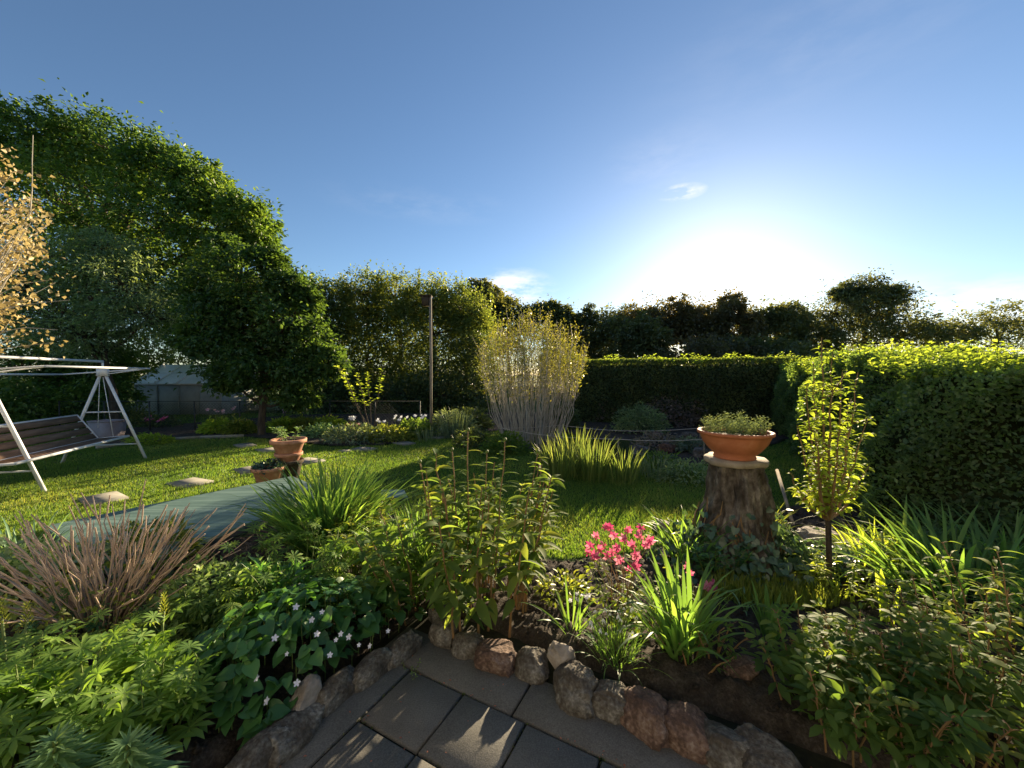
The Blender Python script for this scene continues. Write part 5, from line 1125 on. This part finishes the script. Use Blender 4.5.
t, tips = leafy('columbine', near(705, 632), 3, .30, .08, T_T, .06, 4, Lf['peony'], 'small columbine with a few pink flowers right of the strap leaves', lean=.3, sr=.003)
for px, py in ((686, 566), (690, 573), (707, 585), (713, 583), (710, 590), (716, 589), (702, 587)):
    p = np.array(A(px, py, 2.55 + rng.uniform(-.05, .05))); mb = MB(); f = np.array([rng.normal(0, .5), -.8, -.2]); inst(mb, petals(6, .55, .1, .4), [p], [nrm(np.cross(f, rng.normal(size=3)))], [f], .034); mb.build('flower', M['pink'], t)
sm = MB(); b0 = np.array(near(705, 632)); limb(sm, b0, np.array(A(710, 588, 2.55)), .003, .002, .02, 5, 4, .02); limb(sm, b0, np.array(A(688, 570, 2.55)), .003, .002, .02, 5, 4, .02); sm.build('flower_stems', M['redstem'], t)
strap('daylily', near(680, 655), 85, .50, .022, Lf['blade'], 'bright strap leaved clump in front of the pink flowers', r=.10, th=(.05, .65), kap=(.3, 1.7))
strap('snowdrop_tuft', near(615, 660), 110, .23, .007, Lf['blade'], 'low grassy tuft dotted with white bell flowers at the stone edging', r=.10, th=(.1, .9), kap=(.4, 1.6))
t = bpy.data.objects['snowdrop_tuft']; sm = MB(); c = np.array(near(615, 660))
for k in range(26):
    p = np.array(A(rng.uniform(590, 645), rng.uniform(606, 634), c[1] + .04 + rng.uniform(-.05, .05))); limb(sm, c + [rng.normal(0, .03), rng.normal(0, .02), 0], p, .0018, .0012, .04, 4, 4, .01)
    mb = MB(); inst(mb, petals(5, .6, -1.6, -.2), [p], [[1, 0, 0.]], [[0, .1, 1.]], .012 * rng.uniform(.8, 1.2)); mb.build('flower', M['white'], t)
sm.build('flower_stems', M['greenstem'], t)
strap('small_bulb_plant', near(572, 632), 16, .30, .016, Lf['blade'], 'sparse bulb leaves with a white flower head left of the white belled tuft', r=.05, th=(.1, .9), kap=(.3, 1.4))
t = bpy.data.objects['small_bulb_plant']; c = np.array(near(572, 632)); sm = MB(); tube(sm, [c, np.array(A(578, 596, c[1] + .02))], .003, 5, False); sm.build('flower_stem', M['greenstem'], t)
for k in range(9): p = np.array(A(580 + rng.normal(0, 5), 594 + rng.normal(0, 3), c[1] + .02)); mb = MB(); inst(mb, petals(5, .7, .4), [p], [rdir(1)[0]], [[0, -.5, .8]], .014); mb.build('flower', M['white'], t)
leafy('leafy_perennial', near(715, 655), 10, .26, .14, T_T, .075, 6, Lf['peony'], 'spreading divided leaves right of the strap leaved clump', lean=.8, petiole=.03, stemmat='redstem')
leafy('leafy_perennial', near(690, 668), 6, .16, .1, T_T, .06, 5, Lf['peony'], 'small low plant at the front of the strap leaved clump', lean=.6, stemmat='redstem')
mound('low_perennial', near(565, 590), (.2, .16, .16), 260, .045, T_D, Lf['moss'], 'small twiggy low plant behind the bulb leaves')
strap('strap_leaf_plant', near(700, 600), 40, .22, .010, Lf['moss'], 'short grassy tuft between the pink flowers and the stump', r=.08)
# low ground cover & bulbs right
def cover():
    c = np.array(near(775, 588)); t = thing('ground_cover', tuple(c), 'low carpet of yellow green upright leaves left of the small tree', 'plant'); mb = MB(); n = 2600
    x = rng.uniform(-.42, .42, n); y = rng.uniform(-.22, .24, n); ok = (x / .42) ** 2 + (y / .24) ** 2 < 1; x, y = x[ok], y[ok]; n = len(x)
    ribbons(mb, np.stack([c[0] + x, c[1] + y, np.full(n, c[2])], -1), rng.uniform(0, 6.28, n), rng.uniform(0, .4, n), rng.uniform(0, .7, n), rng.uniform(.06, .13, n), np.full(n, .010), 4); mb.build('leaves', Lf['moss'], t)
cover()
strap('bulb_leaves', near(770, 640), 22, .30, .020, Lf['blade'], 'pale upright bulb leaves in front of the low carpet', r=.05, th=(0, .3), kap=(0, .8))
strap('bulb_leaves', near(745, 605), 8, .16, .014, Lf['glauc'], 'single curled grey green leaves on bare soil', r=.04, th=(.2, .8), kap=(.8, 2))
strap('iris', near(888, 622), 7, .30, .040, Lf['lime'], 'short broad upright iris leaves beside the pale grey rock', r=.03, th=(0, .25), kap=(0, .3))
leafy('lime_perennial', near(845, 590), 22, .26, .16, T_L, .085, 12, Lf['lime'], 'bright leafy clump right behind the small tree trunk', lean=.5)
strap('strap_leaf_plant', near(875, 558), 130, .38, .014, Lf['lime'], 'bright arching grassy clump at the left foot of the big hedge', r=.2, kap=(.6, 1.8))
strap('strap_leaf_plant', near(965, 600), 170, .70, .026, Lf['blade'], 'broad arching strap leaves under the big hedge', r=.32, th=(.1, .9), kap=(.4, 1.8))
strap('strap_leaf_plant', near(1010, 575), 110, .65, .022, Lf['blade'], 'arching strap leaves at the right frame edge under the big hedge', r=.3, th=(.1, .9), kap=(.4, 1.8))
leafy('leafy_perennial', near(925, 582), 24, .34, .24, T_LW, .12, 11, Lf['lily'], 'leafy plant with pale lit tips at the foot of the big hedge', lean=.4)
mound('hedge_foot_plant', near(940, 560), (.5, .3, .35), 1000, .09, T_LN, Lf['hedger'], 'feathery dark growth at the base of the big hedge')
leafy('leafy_perennial', near(808, 560), 12, .2, .15, T_D, .06, 8, Lf['glauc'], 'small bluish leaves among the rocks behind the small tree', lean=.5)
# peonies lower right
for i, (px, py, ns, H, r, lb) in enumerate(((850, 745, 20, .40, .19, 'peony with glossy divided leaves, leftmost in the lower right corner'), (925, 755, 20, .38, .22, 'peony with lit yellow green leaves in the middle of the lower right corner'),
        (1000, 735, 20, .46, .25, 'peony with sunlit long leaves near the right frame edge'), (1030, 690, 14, .56, .2, 'tall peony rising at the right frame edge'), (850, 695, 12, .34, .15, 'peony with red tinged shoots behind the leftmost one'), (935, 700, 12, .34, .2, 'peony behind the middle one beside the iris leaves'), (808, 712, 9, .30, .12, 'low peony shoots beside the orange brown rock'))):
    t, tips = leafy('peony', near(px, py), ns, H, r, T_L if i % 2 else T_T, .12 if i % 2 else .13, 15, Lf['peony'] if i in (0, 6) else Lf['lily'], lb, stemmat='redstem', lean=.28, sr=.0045, group='peonies in the lower right', start=.2, petiole=.02)
    for tp in tips[:3]:
        mb = MB(); lathe(mb, [(.001, -.012), (.011, -.006), (.014, .004), (.008, .013), (.001, .017)], tuple(tp), 10); mb.build('bud', M['greenstem'], t, True)
# tall single stalk at right
b0 = np.array(near(1010, 690)); t = thing('tall_stalk_plant', tuple(b0), 'single tall leafy stalk with arching tip leaves at the right edge', 'plant'); sm = MB(); lm = MB()
tp = np.array(A(992, 566, 2.0)); P = limb(sm, b0, tp, .007, .004, 0, 7, 6, .01); n = 16; f = np.linspace(.35, 1, n); pos = np.stack([np.interp(f, np.linspace(0, 1, 7), P[:, z]) for z in range(3)], -1); la = np.arange(n) * 2.6
inst(lm, T_L, pos, nrm(np.stack([np.cos(la), np.sin(la), np.full(n, .3)], -1)), np.tile([0, 0, 1.], (n, 1)), .12); sm.build('stem', M['redstem'], t); lm.build('leaves', Lf['lily'], t)
leafy('seedling', near(408, 668), 5, .09, .03, T_D, .022, 6, M['white'] if False else Lf['varieg'], 'tiny pale seedling growing in the paving corner', lean=.5, sr=.002)


# bits of leaf, petal and grit lying on the paving, and moss in its joints
db = MB(); n = 420; a_ = rng.uniform(-.25, 2.6, n); b_ = rng.uniform(-.25, 1.8, n); snap = rng.uniform(size=n) < .5
b_ = np.where(snap, np.round(b_ / SZ) * SZ + rng.normal(0, .012, n), b_)
P = np.stack([A0[0] + u[0] * a_ - v[0] * b_, A0[1] + u[1] * a_ - v[1] * b_, np.full(n, .050)], -1)
inst(db, T_D, P, rdir(n) * [1, 1, .1], rdir(n, 2.5), rng.uniform(.004, .016, n))
tag(db.build('paving_litter', Lf['brown']), 'tiny dry leaf bits scattered over the dark paving', 'leaf litter', kind='stuff')
ms = MB(); n = 5200; i_ = rng.integers(0, 8, n); run = rng.uniform(-.25, 2.6, n); ax_ = rng.uniform(size=n) < .6; jit = rng.normal(0, .006, n)
keep = (np.sin(run * 7 + i_ * 3) + .5 * np.sin(run * 17 + i_) > -.2)
a_ = np.where(ax_, run, i_ * SZ + jit); b_ = np.where(ax_, np.minimum(i_, 5) * SZ + jit, np.clip(run, 0, 1.8)); a_, b_ = a_[keep], b_[keep]; n = len(a_)
P = np.stack([A0[0] + u[0] * a_ - v[0] * b_, A0[1] + u[1] * a_ - v[1] * b_, np.full(n, .034)], -1)
inst(ms, T_DN, P, rdir(n, 1.2), rdir(n, .2), rng.uniform(.006, .017, n)); tag(ms.build('joint_moss', Lf['hedge']), 'dark moss growing in the joints of the paving', 'moss', kind='stuff')

# unseen building added behind the camera; its sunlit wall bounces fill into the foreground
def fill_house():
    t = thing('fill_house', (0, -3.2, 0), 'unseen grey rendered building with a tiled roof, added behind the paved terrace to bounce fill light', 'fill_house')
    e = np.array([u[0], u[1], 0]); f = np.array([v[0], v[1], 0]); up = np.array([0, 0, 1.]); c = np.array([0, 0, 0]) - f * 2.9
    ax = np.array([e, f, up]); W, H, D = 13.0, 5.2, 8.0
    wm = surf('grey_render', [(.3, (.27, .27, .27)), (.7, (.36, .36, .35))], scale=3, rough=.9, bump=.3, bscale=80, dist=.004)
    rm = surf('roof_tiles', [(.3, (.12, .05, .035)), (.7, (.24, .11, .08))], scale=5, rough=.85, bump=.6, bscale=14)
    mb = MB(); box(mb, c - f * D / 2 + up * H / 2, (W, D, H), axes=ax); mb.build('wall', wm, t)
    mb = MB(); P = [c + e * s * (W / 2 + .4) + f * g_ + up * h for s in (-1, 1) for g_, h in ((.5, H - .1), (-D / 2, H + 3), (-D - .5, H - .1))]
    mb.add(P, [[0, 3, 4, 1], [1, 4, 5, 2]]); mb.add(P, [[0, 1, 2], [3, 5, 4]]); mb.build('roof', rm, t)
    for x, z, w_, h_, nm in ((-4.2, 1.5, 1.5, 1.3, 'window'), (4.0, 1.5, 1.5, 1.3, 'window'), (.9, 1.1, 1.9, 2.15, 'patio_door'), (-4.2, 4.0, 1.3, 1.1, 'window'), (0, 4.0, 1.3, 1.1, 'window'), (4.0, 4.0, 1.3, 1.1, 'window')):
        p = c + e * x + up * z + f * .01
        fr = MB(); box(fr, p, (w_ + .14, .08, h_ + .14), axes=ax); fo = fr.build(nm, M['white_metal'], t)
        for k in (-1, 1): pn = MB(); box(pn, p + f * .045 + e * k * w_ / 4, (w_ / 2 - .05, .01, h_ - .04), axes=ax); pn.build('pane', M['water'], fo)
fill_house()
